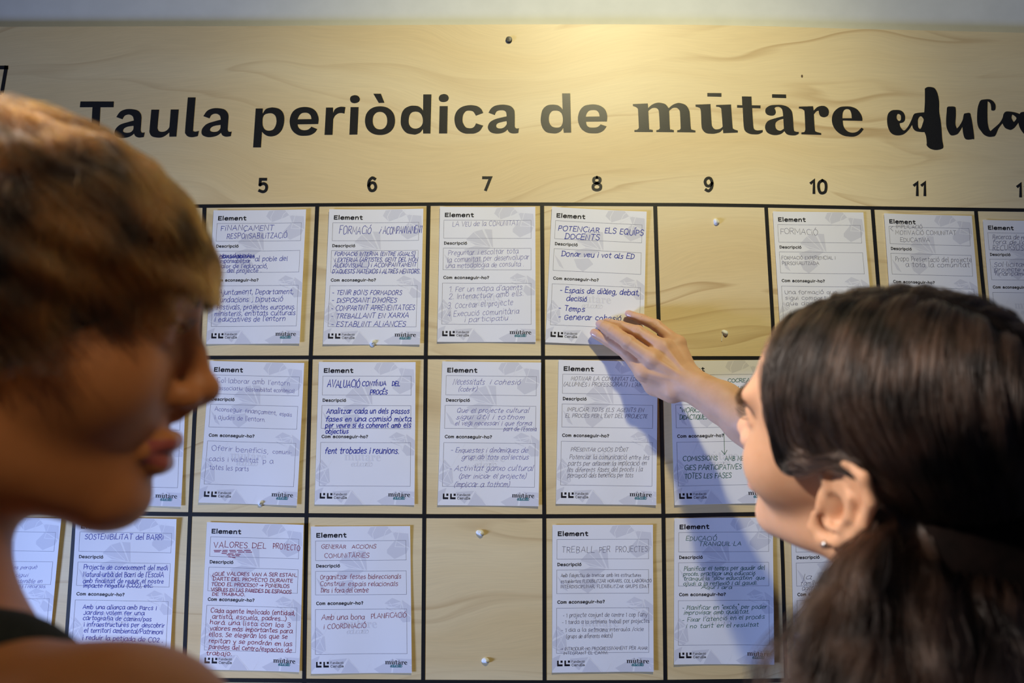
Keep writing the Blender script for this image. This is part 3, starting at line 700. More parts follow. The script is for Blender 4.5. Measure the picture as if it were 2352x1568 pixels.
# corners TL TR BR BL in photo pixels, label, crop of the notes, ink, pen half-width (mm), slant, notes x0 y0 x1 y1 capheight text
CARDS = [
    ((492.2, 483.9, 704.4, 482.1, 689.6, 789, 475.4, 790.3), 'paper card under column 5, top row, blue heading FINANÇAMENT RESPONSABILITZACIÓ', 'A', 'b', .30, .08, [
        '345 355 820 350 46 FiNANÇAMENT', '400 428 942 418 46 RESPONSABiLiTZACiÓ', '330 605 650 600 34 abrumadores', '332 598 648 592 34 Massdabades', '315 645 610 640 34 Responsabilitzar', '652 628 945 622 40 al poble del', '328 690 765 690 36 valor de l\'educació,', '402 730 710 728 34 del projecte .',
        '325 930 1000 920 46 Ajuntament, Departament,', '308 998 905 990 46 Fundacions , Diputació', '308 1062 1015 1060 44 Festivals, projectes europeus.', '290 1120 1018 1112 42 ministeris, entitats culturals', '290 1172 925 1165 44 i educatives de l\'entorn']),
    ((757.5, 482.1, 973.1, 480.8, 965.2, 791.5, 742.7, 790.8), 'paper card under column 6, top row, blue heading FORMACIÓ I ACOMPANYAMENT, five dashed lines', 'A', 'b', .33, .2, [
        '1405 385 1695 385 72 FORMACió', '1755 385 1775 383 66 i', '1800 385 2160 375 64 ACOMPANYAMENT', '1368 580 2092 580 34 FORMACió INTERNA (ENTRE iGUALS)', '1368 635 2115 630 36 i EXTERNA (ARTISTES, GENT DEL MÓN', '1355 685 2100 676 36 AUDIOVISUAL...) i ACOMPANYAMENT', '1345 740 2138 738 38 D\'AQUESTS MATEiXOS i ALTRES MENTORS.',
        '1345 930 1972 930 40 - TENiR BONS FORMADORS', '1338 1000 1925 998 42 - DiSPOSANT D\'HORES', '1335 1072 2085 1065 44 - COMPARTiNT APRENENTATGES', '1332 1142 2035 1135 44 - TREBALLANT EN XARXA', '1335 1216 2005 1216 46 - ESTABLiNT ALiANCES']),
    ((1010.9, 475.7, 1229.2, 476.5, 1230.3, 785.7, 1004.7, 785.2), 'paper card under column 7, top row, thin violet writing with list numbered 1 to 4', 'B', 'v', .2, .12, [
        '232 318 825 305 42 LA VEU de la COMUNiTAT', '192 575 825 558 44 Preguntar i escoltar tota', '185 640 920 610 46 la comunitat per desenvolupar', '170 692 875 672 42 una metodologia de consulta .', '200 905 860 885 46 1. Fer un mapa d\'agents', '198 970 870 938 46 2. Interactuar amb ells.', '186 1055 775 1020 50 3. Cocrear el projecte', '186 1125 830 1100 48 4 Execució comunitària', '340 1175 770 1155 44 i participatiu .']),
    ((1267.5, 476.2, 1484.3, 487.2, 1477.7, 795.9, 1252.4, 786.4), 'tilted paper card under column 8, top row, held by the hand, POTENCIAR ELS EQUIPS DOCENTS', 'B', 'b', .44, .12, [
        '1180 352 1550 372 44 POTENCiAR', '1600 372 1950 402 48 ELS EQUÍPS', '1240 425 1555 440 46 DOCENTS', '1210 580 1865 608 44 Donar veu i vot als ED', '1195 908 1910 935 46 - Espais de diàleg, debat,', '1255 985 1440 990 46 decisió', '1182 1070 1420 1085 46 - Temps', '1180 1150 1750 1165 46 - Generar cohesió']),
    ((1774.1, 486.1, 1981.5, 488.4, 2006.7, 791.5, 1792.8, 789.2), 'paper card under column 10, top row, thin grey heading FORMACIÓ', 'C', 'k', .2, 0, [
        '200 375 530 385 50 FORMACiÓ', '208 600 685 600 28 FORMACIÓ EXPERIENCIAL i', '212 648 540 648 28 PERSONALiTZADA', '235 905 700 905 34 Una formació que', '240 955 720 955 34 sigui compartida i', '245 1005 690 1005 34 que doni eines']),
    ((2028.8, 490.7, 2229.7, 496.5, 2254.2, 793.9, 2049.6, 788.7), 'paper card under column 11, top row, grey heading MOTIVACIÓ COMUNITAT EDUCATIVA', 'C', 'k', .2, .05, [
        '1215 325 1450 330 34 IMPLICACIÓ', '1160 360 1195 360 60 <', '1210 382 1745 384 36 MOTiVACiÓ COMUNiTAT', '1252 445 1515 445 34 EDUCATiVA', '1210 615 1880 625 40 Propo Presentació del projecte', '1300 665 1865 668 40 a tota la comunitat']),
    ((2255.2, 505.6, 2450, 509, 2480, 800, 2280, 800), 'paper card under column 12, cut by the right edge, top row, RECURSOS', 'C', 'n', .22, .15, [
        '2065 418 2500 430 38 Recerca de recursos', '2065 462 2480 468 34 fora de l\'àmbit', '2065 520 2340 520 50 RECURSOS', '2075 665 2560 668 40 Sol·licitar que el', '2078 705 2560 705 34 projecte europeu', '2078 742 2520 742 34 finançament de']),
    ((205, 832, 431, 835, 417.9, 1162.8, 190, 1157), 'paper card behind the left face under its chin, second row', 'P', 'v', .2, .1, []),
    ((483, 828.6, 700.6, 833.7, 683.3, 1160.2, 457.8, 1153.3), 'paper card beside the nose of the left person, second row, COL·LABORAR AMB L\'ENTORN', 'D', 'v', .2, -.02, [
        '308 305 970 335 42 Col·laborar amb l\'entorn', '318 375 540 378 34 associatiu', '570 385 1010 400 34 (sostenibilitat econòmica)', '290 560 850 598 36 Aconseguir finançament,', '875 605 985 615 34 espais', '290 635 745 660 38 i ajudes de l\'entorn.', '262 915 770 945 44 Oferir beneficis,', '812 945 985 955 36 comuni-', '240 1010 680 1025 40 cacis i visibilitat', '722 1035 820 1035 40 p a', '245 1088 595 1105 42 totes les parts']),
    ((733.5, 831.1, 955.2, 831.6, 952.4, 1159.2, 723.3, 1157.9), 'paper card in the second row headed AVALUACIÓ CONTÍNUA DEL PROCÉS in bold blue', 'D', 'b', .46, .16, [
        '1300 350 1595 350 66 AVALUACIÓ', '1612 338 1830 335 38 CONTÍNUA', '1882 336 1955 338 38 DEL', '1685 415 1842 412 40 PROCÉS', '1295 585 2040 585 44 Analitzar cada un dels passos', '1285 655 2055 655 42 fases en una comisió mixta', '1282 712 2052 712 42 per veure si és coherent amb els', '1285 765 1490 765 40 objectius', '1280 945 1945 945 52 fent trobades i reunions.']),
    ((1016.2, 829.8, 1242.8, 832.4, 1236.9, 1161.7, 1005.5, 1159.2), 'paper card in the second row headed NECESSITATS I COHESIÓ in thin violet', 'E', 'v', .23, .3, [
        '235 325 520 325 50 Necessitats', '565 325 840 325 44 i cohesió', '282 385 452 385 40 (cobrir)', '268 575 915 578 40 Que el projecte cultural', '262 635 875 638 40 sigui útil i tothom', '255 690 940 692 38 el vegi necessari i que forma', '690 740 985 742 36 part de l\'Escola', '212 935 908 935 42 - Enquestes i dinàmiques de', '315 995 915 998 42 grup ab tots col·lectius', '200 1100 955 1098 46 - Activitat ganxo cultural', '288 1168 890 1168 42 (per iniciar el projecte)', '245 1245 742 1245 46 (implicar a tothom)']),
    ((1282.8, 826.3, 1510.1, 830.6, 1506.3, 1159.2, 1276.7, 1156.4), 'paper card in the second row crossed by the hand\'s shadow, MOTIVAR LA COMUNITAT EDUCATIVA', 'E', 'k', .2, .22, [
        '1295 288 1990 295 36 MOTiVAR LA COMUNITAT EDUCAT', '1230 340 1990 345 36 (ALUMNES i PROFESSORAT) i L\'ARTIS', '1260 565 1950 572 34 IMPLICAR TOTS ELS AGENTS EN', '1245 620 1980 628 34 EL PROCÈS PER L\'ÈXIT DEL PROJECTE', '1295 925 1808 928 34 PRESENTAR CASOS D\'ÈXIT', '1258 995 2000 998 40 . Potenciar la comunicació entre les', '1268 1055 1975 1050 40 parts per afavorir la implicació en', '1265 1110 1940 1105 40 les diferents fases del procés i la', '1265 1160 1855 1158 40 percepció dels beneficis per tots']),
    ((1538, 829, 1760, 826.5, 1780, 1154, 1548.4, 1159.2), 'paper card in the second row behind the forearm, green writing COCREACIÓ, COMISSIONS', 'J', 'g', .34, .12, [
        '1250 775 1580 775 34 - COCREACiÓ', '1385 850 1600 850 38 HUMANA', '862 1045 1180 1045 38 "WORKSHOPS', '862 1110 1110 1105 40 DiDÀCTiQUES', '888 1480 1205 1475 40 COMiSSiONS', '1270 1480 1500 1478 40 AMB METO', '905 1565 1420 1555 44 GiES PARTiCiPATiVES', '905 1640 1330 1635 44 TOTES LES FASES']),
    ((-85, 1186, 144.2, 1189.5, 112, 1515, -120, 1520), 'paper card at the left edge, third row, partly behind the left person\'s neck', 'I', 'v', .2, .25, ['100 575 315 572 30 les perquè', '125 640 240 638 30 sigui', '100 692 360 690 32 sostenible en', '95 730 395 730 28 temps i recursos.', '20 918 235 918 34 grups per', '30 985 260 985 34 la formació', '40 1040 325 1040 34 (compartida)']),
    ((178, 1187, 408.2, 1190.8, 391.5, 1527, 155, 1522), 'paper card below the chin of the left person headed SOSTENIBILITAT DEL BARRI in blue', 'I', 'b', .33, .08, [
        '722 320 1385 325 44 SOSTENiBiLiTAT del BARRi', '710 575 1420 582 38 Projecte de coneixement del medi', '705 638 1385 640 40 Natural-urbà del Barri de l\'EscolA', '705 690 1385 692 34 amb finalitat de reduir el nostre', '708 728 1295 728 34 Impacte negatiu (CO2), etc.', '705 905 1325 918 34 Amb una aliança amb Parcs i', '710 955 1222 962 34 Jardins volem fer una', '705 1000 1282 1012 34 cartografia de camins/pas', '712 1055 1395 1065 36 i infraestructures per descobrir', '715 1105 1380 1120 36 el territori ambiental/Patrimoni', '700 1165 1380 1190 38 i reduir la petjada de CO2 .']),
    ((477, 1198.1, 699, 1204.2, 688.8, 1541.7, 458.7, 1535.3), 'paper card in the third row with crimson heading VALORES DEL PROYECTO underlined twice', 'F', 'r', .33, .06, [
        '358 345 662 350 52 VALORES', '700 352 835 355 50 DEL', '890 355 1138 375 48 PROYECTO', '365 372 690 372 1 _____', '368 384 705 388 1 _____', '430 398 605 408 1 ___', '480 412 590 422 1 ___', '490 428 555 438 1 __',
        '345 598 1110 608 30 ¿QUÉ VALORES VAN A SER ESTAN_', '352 642 1070 660 30 DARTE DEL PROYECTO DURANTE', '340 690 1040 708 30 TODO EL PROCESO? > PONERLOS', '335 738 1060 760 30 ViSiBLES EN LAS PAREDES DE ESPACiOS', '345 778 640 782 24 DE TRABAJO.', '330 930 1090 955 38 Cada agente implicado (entidad,', '345 985 1015 1005 38 artista, escuela, padres...)', '325 1035 1050 1065 38 hará una lista con los 3', '325 1090 1070 1115 38 valores más importantes para', '315 1145 1025 1168 40 ellos. Se elegirán los que se', '315 1200 1065 1232 38 repitan y se pondrán en las', '315 1255 1062 1290 38 paredes del centro/espacios de', '292 1315 525 1315 38 trabajo.']),
    ((715.3, 1208.3, 942.3, 1207, 946.4, 1543.5, 715.8, 1545.6), 'paper card in the third row with crimson capitals GENERAR ACCIONS COMUNITÀRIES', 'F', 'r', .27, .08, [
        '1325 358 1548 356 34 GENERAR', '1600 356 1822 355 34 ACCiONS', '1352 438 1760 436 38 COMUNiTÀRiES', '1315 632 2045 625 40 Organitzar festes bidireccionals', '1315 692 2015 692 40 Construir espais relacionals', '1322 752 1752 750 40 Dins i fora del centre', '1328 998 1715 992 44 Amb una bona', '1772 985 2092 972 42 PLANiFiCACiÓ', '1348 1078 1732 1068 40 i COORDiNACiÓ']),
    ((1268.7, 1204.5, 1498.8, 1204.2, 1500.3, 1540.4, 1267.9, 1543), 'paper card in the third row with thin grey heading TREBALL PER PROJECTES', 'G', 'k', .2, .06, [
        '1290 392 1590 392 52 TREBALL', '1628 390 1728 388 50 PER', '1775 388 2065 384 52 PROJECTES', '1285 612 2005 608 30 Amb l\'objectiu de trencar amb les estructures', '1285 665 2100 658 28 establertes FLEXiBiLiTZAR HORARIS, COL·LABORACIÓ', '1282 712 2078 708 28 INTERDiSCiPLINAR, FLEXiBiLiTZAR GRUPS EDAT', '1302 972 2062 965 36 - 1 projecte conjunt de centre 1 cop l\'any', '1295 1035 2080 1020 34 - 1 tarda a la setmana treball per projectes', '1288 1105 2028 1095 32 - 1 dia a la setmana interaula /cicle', '1332 1162 1750 1155 34 (grups de diferents edats)', '1278 1272 2062 1262 28 > INTRODUiR-HO PROGRESSiVAMENT PER ANAR', '1308 1308 1710 1304 26 INTEGRANT EL CANVi.']),
    ((1548, 1189.2, 1773.5, 1187, 1775.8, 1523.9, 1547.2, 1523.9), 'third-row paper card with green heading EDUCACIÓ TRANQUIL·LA, crossed by a beam of light', 'H', 'g', .27, .16, [
        '682 285 962 282 38 EDUCACiÓ', '798 334 1180 328 36 TRANQUiL·LA', '665 555 1390 545 36 Planificar el temps per gaudir del', '658 600 1305 592 32 procés, practicar una educació', '662 642 1390 632 32 tranquil·la "slow education" que', '658 688 1325 680 32 ajudi a la reflexió i al gaudi.', '820 718 1095 718 28 Aquí i ara', '650 905 1408 895 36 - Planificar en "excés" per poder', '665 948 1255 938 34 improvisar amb qualitat.', '648 1015 1388 985 36 - Fixar l\'atenció en el procés', '682 1070 1335 1055 36 i no tant en el resultat']),
    ((1815, 1190, 2035, 1186, 2045, 1518, 1822.5, 1523), 'paper card behind the jaw and hair of the right person, third row, thin dark writing', 'L', 'k', .2, .2, ['580 845 640 845 34 la', '565 885 720 885 30 famílies', '575 920 700 920 34 agents', '578 1040 720 1040 34 Amb']),
]


def card(idx, spec):
    (x0, y0, x1, y1, x2, y2, x3, y3), label, crop, ink, hw, slant, notes = spec
    Q = [np.array(B(a, b)) for a, b in ((x0, y0), (x1, y1), (x2, y2), (x3, y3))]
    rng = random.Random(idx * 7 + 3)
    # bilinear sheet; lifted a little where no putty holds it
    lx, rx, lo, up = (rng.uniform(.6, 1.5), rng.uniform(1.0, 2.6), rng.uniform(.2, .8), rng.uniform(.3, .9))
    if idx == 3:
        rx = 1.2; lo = 1.0

    def S(u, v, off=0.0):
        p = (Q[0] * (1 - u) + Q[1] * u) * (1 - v) + (Q[3] * (1 - u) + Q[2] * u) * v
        c = 2 * u - 1
        h = 1.6 + (lx if c < 0 else rx) * abs(c) ** 2.2 * (0.55 + 0.45 * math.sin(v * 2.6 + idx)) + lo * max(0, v - .75) * 4 * (c * c) + up * max(0, .2 - v) * 5 * c * c
        h += 0.5 * math.sin(7 * u + idx) * math.sin(5 * v + 2 * idx)
        return (p[0], -(h + off) / 1000, p[1])

    cx, cz = (Q[0] + Q[1] + Q[2] + Q[3]) / 4
    # paper sheet, solid 0.15 mm
    nu, nv = 14, 18
    v = [S(i / nu, j / nv) for j in range(nv + 1) for i in range(nu + 1)]
    K = len(v)
    f = [(j * (nu + 1) + i, (j + 1) * (nu + 1) + i, (j + 1) * (nu + 1) + i + 1, j * (nu + 1) + i + 1) for j in range(nv) for i in range(nu)]
    v += [(a, b + 0.00015, c) for a, b, c in v]
    f += [tuple(q + K for q in t[::-1]) for t in f[:nu * nv]]
    rim = []
    for i in range(nu):
        rim.append((i, i + 1, K + i + 1, K + i)); b0 = nv * (nu + 1) + i; rim.append((b0, K + b0, K + b0 + 1, b0 + 1))
    for j in range(nv):
        a = j * (nu + 1); rim.append((a, K + a, K + a + nu + 1, a + nu + 1)); a += nu; rim.append((a, a + nu + 1, K + a + nu + 1, K + a))
    for q4 in rim:                       # the cut edge keeps its own corners so that the sheet shades flat up to it
        k4 = len(v); v += [v[q] for q in q4]; f.append((k4, k4 + 1, k4 + 2, k4 + 3))
    o = link('paper_card', v, f, M_PAPER, None, True)
    tag(o, label, 'card', 'handwritten paper cards')

    def lay(name, tv, tf, m, off):
        q_ = link(name, [S(min(max(x, .4), PW - .4) / PW, min(max(y, .4), PH - .4) / PH, off * .3) for x, y in tv], tf, m, o)
        q_['kind'] = 'stuff'
        return q_

    lay('polygon_print', *T_SHARD, M_SHARD, 0.13)
    lay('polygon_lines', *T_FINE, M_FINE, 0.21)
    lay('faint_wordmark', *T_GHOST, M_GHOST, 0.25)
    lay('box_outlines', *T_RULES, M_BOX, 0.28)
    lay('printed_words', *T_WORDS, M_PRINT, 0.30)
    lay('square_logo', *T_LOGO, M_PRINT, 0.30)
    lay('wordmark', *T_MARK, M_PRINT, 0.30)
    lay('script_word', *T_SCR, M_TEAL, 0.34)
    # handwriting
    ox, oy, s = CR[crop]
    A = np.array([Q[1] - Q[0] + Q[2] - Q[3], Q[3] - Q[0] + Q[2] - Q[1]]).T / 2
    Ai = np.linalg.inv(A)

    def loc(cx_, cy_):
        q = np.array(B(ox + cx_ / s, oy + cy_ / s))
        uv = Ai @ (q - Q[0])
        for _ in range(2):
            u, v_ = uv
            e = (Q[0] * (1 - u) + Q[1] * u) * (1 - v_) + (Q[3] * (1 - u) + Q[2] * u) * v_
            uv = uv + Ai @ (q - e)
        return uv[0] * PW, uv[1] * PH

    V = []; F = []
    for ln in notes:
        t = ln.split(' ', 5)
        a0, b0, a1, b1, cap = (float(q) for q in t[:5])
        txt = t[5]
        P0 = loc(a0, b0); P1 = loc(a1, b1)
        w_, st = text_strokes(txt, False, 1.0, rng, gap=rng.uniform(5, 8))
        capmm = cap / s / 1.44 * (1.44 / 1.44)
        capmm = abs(loc(a0, b0 - cap)[1] - P0[1])
        ex = ((P1[0] - P0[0]) / w_, (P1[1] - P0[1]) / w_)
        if cap <= 2:
            capmm = 1.0
        for pl in st:
            q = [(P0[0] + (x + y * slant) * ex[0], P0[1] + x * ex[1] - y * capmm / 70) for x, y in pl]
            ribbon(q, hw * (1.6 if cap <= 2 else 1.14), V, F)
    if ink == 'g' and idx == 12:
        q = [loc(1260, 1180), loc(1268, 1425)]
        ribbon([q[0], ((q[0][0] + q[1][0]) / 2, (q[0][1] + q[1][1]) / 2), q[1]], hw, V, F)
        ribbon([loc(1240, 1390), loc(1268, 1425), loc(1290, 1385)], hw, V, F)
    if idx == 0:
        for k in range(14):
            ribbon([loc(330 + k * 22, 605), loc(352 + k * 22, 572), loc(345 + k * 22, 600)], hw, V, F)
    if V:
        V = [(min(max(x, 0.6), PW - .6), min(max(y, .6), PH - .6)) for x, y in V]
        lay('handwriting', V, F, INK[ink], 0.38)
    return o


for i_, sp in enumerate(CARDS):
    card(i_, sp)

# ---------------------------------------------------------------- lumps of white adhesive putty


def lump(px, py, r_, label, tail=None):
    x, z = B(px, py)
    rng = random.Random(int(px))
    ph = rng.uniform(0, 6)
    v = []; f = []
    n_, m_ = 16, 6
    for k in range(m_ + 1):
        a = k / m_ * math.pi / 2
        for i in range(n_):
            t = 2 * math.pi * i / n_
            w_ = r_ * (1 + .16 * math.sin(2 * t + ph) + .08 * math.sin(3 * t + 2 * ph))
            v.append((x + w_ * math.cos(a) * math.cos(t), -0.0045 * math.sin(a) * (1 + .2 * math.sin(t + ph)), z + w_ * .92 * math.cos(a) * math.sin(t)))
        if k:
            for i in range(n_):
                j = (i + 1) % n_
                f.append(((k - 1) * n_ + i, (k - 1) * n_ + j, k * n_ + j, k * n_ + i))
    if tail:
        x2, z2 = B(*tail)
        d = 0.0005
        i = len(v)
        v += [(x - r_ * .8 - d, -.0012, z), (x - r_ * .8 + d, -.0012, z), (x2 + d, -.0008, z2), (x2 - d, -.0008, z2)]
        f.append((i, i + 1, i + 2, i + 3))
    o = link('putty_lump', v, f, M_PUTTY, None, True)
    tag(o, label, 'putty', 'lumps of white adhesive putty')


lump(1645, 509.5, .0052, 'white putty lump at the top of the empty cell under number 9')
lump(1665, 764, .0050, 'white putty lump with a thread, low in the empty cell under number 9', (1657, 783))
lump(1103, 1223, .0054, 'white putty lump at the top of the empty bottom-row cell')
lump(1115, 1516, .0050, 'white putty lump at the bottom of the empty bottom-row cell')
lump(857, 788.5, .0052, 'white putty lump peeping out below the column 6 top-row card')
lump(600, 1155.5, .0045, 'white putty lump below the second-row card beside the left nose')

# ---------------------------------------------------------------- figures: a signed-distance modeller


def Rz(a):
    c, s = math.cos(a), math.sin(a); return np.array([[c, -s, 0], [s, c, 0], [0, 0, 1.]])


def Ry(a):
    c, s = math.cos(a), math.sin(a); return np.array([[c, 0, s], [0, 1, 0], [-s, 0, c]])


def Rx(a):
    c, s = math.cos(a), math.sin(a); return np.array([[1., 0, 0], [0, c, -s], [0, s, c]])


def ell(P, c, r, R=None):
    q = P - np.asarray(c, np.float32)
    if R is not None:
        q = q @ R
    r = np.asarray(r, np.float32)
    k0 = np.linalg.norm(q / r, axis=1)
    k1 = np.linalg.norm(q / (r * r), axis=1) + 1e-9
    return k0 * (k0 - 1) / k1


def cone(P, a, b, ra, rb, flat=None):
    a = np.asarray(a, np.float32); b = np.asarray(b, np.float32)
    ba = b - a
    t = np.clip(((P - a) @ ba) / (ba @ ba + 1e-12), 0, 1)
    d = P - a - t[:, None] * ba
    if flat is not None:       # flat = (axis, factor): squeeze the distance along an axis
        ax, fc = flat
        ax = np.asarray(ax, np.float32); ax = ax / np.linalg.norm(ax)
        d = d + (d @ ax)[:, None] * ax * (fc - 1)
    return np.linalg.norm(d, axis=1) - (ra + (rb - ra) * t)


def chain(P, pts, rs, k=0.004, flat=None):
    d = None
    for i in range(len(pts) - 1):
        e = cone(P, pts[i], pts[i + 1], rs[i], rs[i + 1], flat)
        d = e if d is None else smin(d, e, k)
    return d


def smin(a, b, k):
    h = np.clip(0.5 + 0.5 * (b - a) / k, 0, 1)
    return b + (a - b) * h - k * h * (1 - h)


def smax(a, b, k):
    return -smin(-a, -b, k)


EAR = [(.004, .004), (.011, .013), (.009, .026), (.000, .0325), (-.012, .031), (-.020, .020), (-.0205, .004), (-.016, -.010), (-.009, -.022), (-.001, -.0285), (.007, -.026), (.009, -.017)]
EAR_R = [.0022, .0026, .003, .0032, .0032, .0032, .003, .003, .0036, .0048, .0042, .003]


def ear_sdf(Q):
    """Q local head points with y mirrored to positive"""
    e0_ = np.array([.006, .070, .0], np.float32); Q = (Q - e0_) / 1.12 + np.array([0, .070, 0], np.float32)
    fl = lambda e: (e[0] - .004, .073 + .42 * (.010 - e[0]), e[1] + .0)
    t = math.radians(12)
    R2 = lambda e: fl((e[0] * math.cos(t) - e[1] * math.sin(t), e[0] * math.sin(t) + e[1] * math.cos(t)))
    d = chain(Q, [R2(e) for e in EAR], EAR_R, .003)
    ax = np.array([.42, 1, 0.]); ax /= np.linalg.norm(ax)
    # the shell behind the bowl
    c = np.array(R2((-.005, .004))) + ax * -.0035
    Re = np.stack([np.array([1, -.42, 0]) / math.hypot(1, .42), ax, np.array([0, 0, 1.])], 1)
    d = smin(d, ell(Q, c, (.0155, .004, .027), Re), .003)
    # antihelix and tragus
    up = lambda e, h: tuple(np.array(R2(e)) + ax * h)
    d = smin(d, chain(Q, [up((-.001, .024), -.001), up((-.009, .014), 0), up((-.012, .002), .0005), up((-.009, -.010), .0005), up((-.001, -.0155), .0005)], [.0022, .0028, .003, .003, .003], .003), .003)
    d = smin(d, cone(Q, up((.009, -.004), -.001), up((.007, -.011), .001), .003, .0028), .003)
    # bowl
    d = smax(d, -ell(Q, up((-.001, -.003), 0.000), (.0078, .0075, .0105), Re), .002)
    d = smax(d, -cone(Q, up((-.001, .020), .0015), up((-.013, .016), .0015), .0018, .0012), .002)
    # root joining the skull
    d = smin(d, ell(Q, (-.002, .068, .002), (.010, .008, .020)), .004)
    return d * 1.12


def head_sdf(P, hard=True):
    Q = P.copy(); Q[:, 1] = np.abs(Q[:, 1])
    d = ell(Q, (-.008, 0, .043), (.090, .073, .079))
    d = smin(d, ell(Q, (.034, 0, .048), (.060, .062, .058)), .02)
    d = smin(d, ell(Q, (.038, 0, -.002), (.056, .060, .060)), .02)
    d = smin(d, ell(Q, (.042, 0, -.040), (.050, .043, .042)), .02)
    d = smin(d, cone(Q, (.000, .047, -.045), (.070, .016, -.070), .016, .015), .02)
    d = smin(d, ell(Q, (.076, 0, -.074), (.018, .022, .0165)), .014)
    d = smin(d, ell(Q, (.060, .036, -.010), (.028, .026, .028)), .016)      # cheek
    d = smin(d, cone(Q, (.088, .010, .040), (.083, .040, .042), .008, .008), .012)   # brow
    d = smax(d, -ell(Q, (.104, .030, .022), (.018, .0165, .0115)), .012)   # socket
    d = smin(d, ell(Q, (.0775, .031, .0225), (.0125, .0135, .0125)), .003)
    d = smin(d, chain(Q, [(.087, .018, .0215), (.0895, .026, .0285), (.0875, .036, .0285), (.0805, .0435, .022)], [.0018, .0028, .0028, .0018], .002), .0025)   # upper lid
    d = smin(d, chain(Q, [(.087, .018, .0205), (.0885, .028, .0150), (.0850, .037, .0155), (.0805, .0435, .021)], [.0016, .0018, .0018, .0014], .002), .003)
    # nose
    d = smin(d, chain(Q, [(.088, 0, .034), (.0980, 0, .012), (.1062, 0, -.0045)], [.0085, .0075, .0085], .006), .009)
    d = smin(d, ell(Q, (.1085, 0, -.0070), (.0092, .010, .0085)), .005)
    d = smin(d, ell(Q, (.0985, .0115, -.0125), (.0105, .0065, .0075)), .005)
    d = smin(d, cone(Q, (.106, 0, -.013), (.097, 0, -.022), .0045, .006), .005)
    d = smax(d, -ell(Q, (.1025, .0062, -.0190), (.0052, .0028, .0045)), .002)
    # lips
    d = smin(d, chain(Q, [(.0985, 0, -.0385), (.0960, .012, -.0395), (.0875, .0225, -.0440)], [.0060, .0056, .003], .004), .004)
    d = smin(d, chain(Q, [(.0955, 0, -.0520), (.0935, .012, -.0510), (.0875, .0215, -.0460)], [.0068, .0060, .003], .004), .004)
    d = smax(d, -chain(Q, [(.1070, 0, -.0448), (.1025, .012, -.0451), (.0915, .0235, -.0455)], [.0014, .0014, .0012], .002), .0025)
    d = smax(d, -cone(Q, (.1055, 0, -.0640), (.099, .02, -.0640), .0055, .0045), .008)
    if hard:
        near = (np.abs(Q[:, 1] - .078) < .03) & (np.abs(Q[:, 0]) < .05) & (np.abs(Q[:, 2]) < .055)
        if near.any():
            de = d.copy(); e_ = ear_sdf(Q[near]).astype(d.dtype); de[near] = smin(d[near], e_, .003)
            d = de
    return d


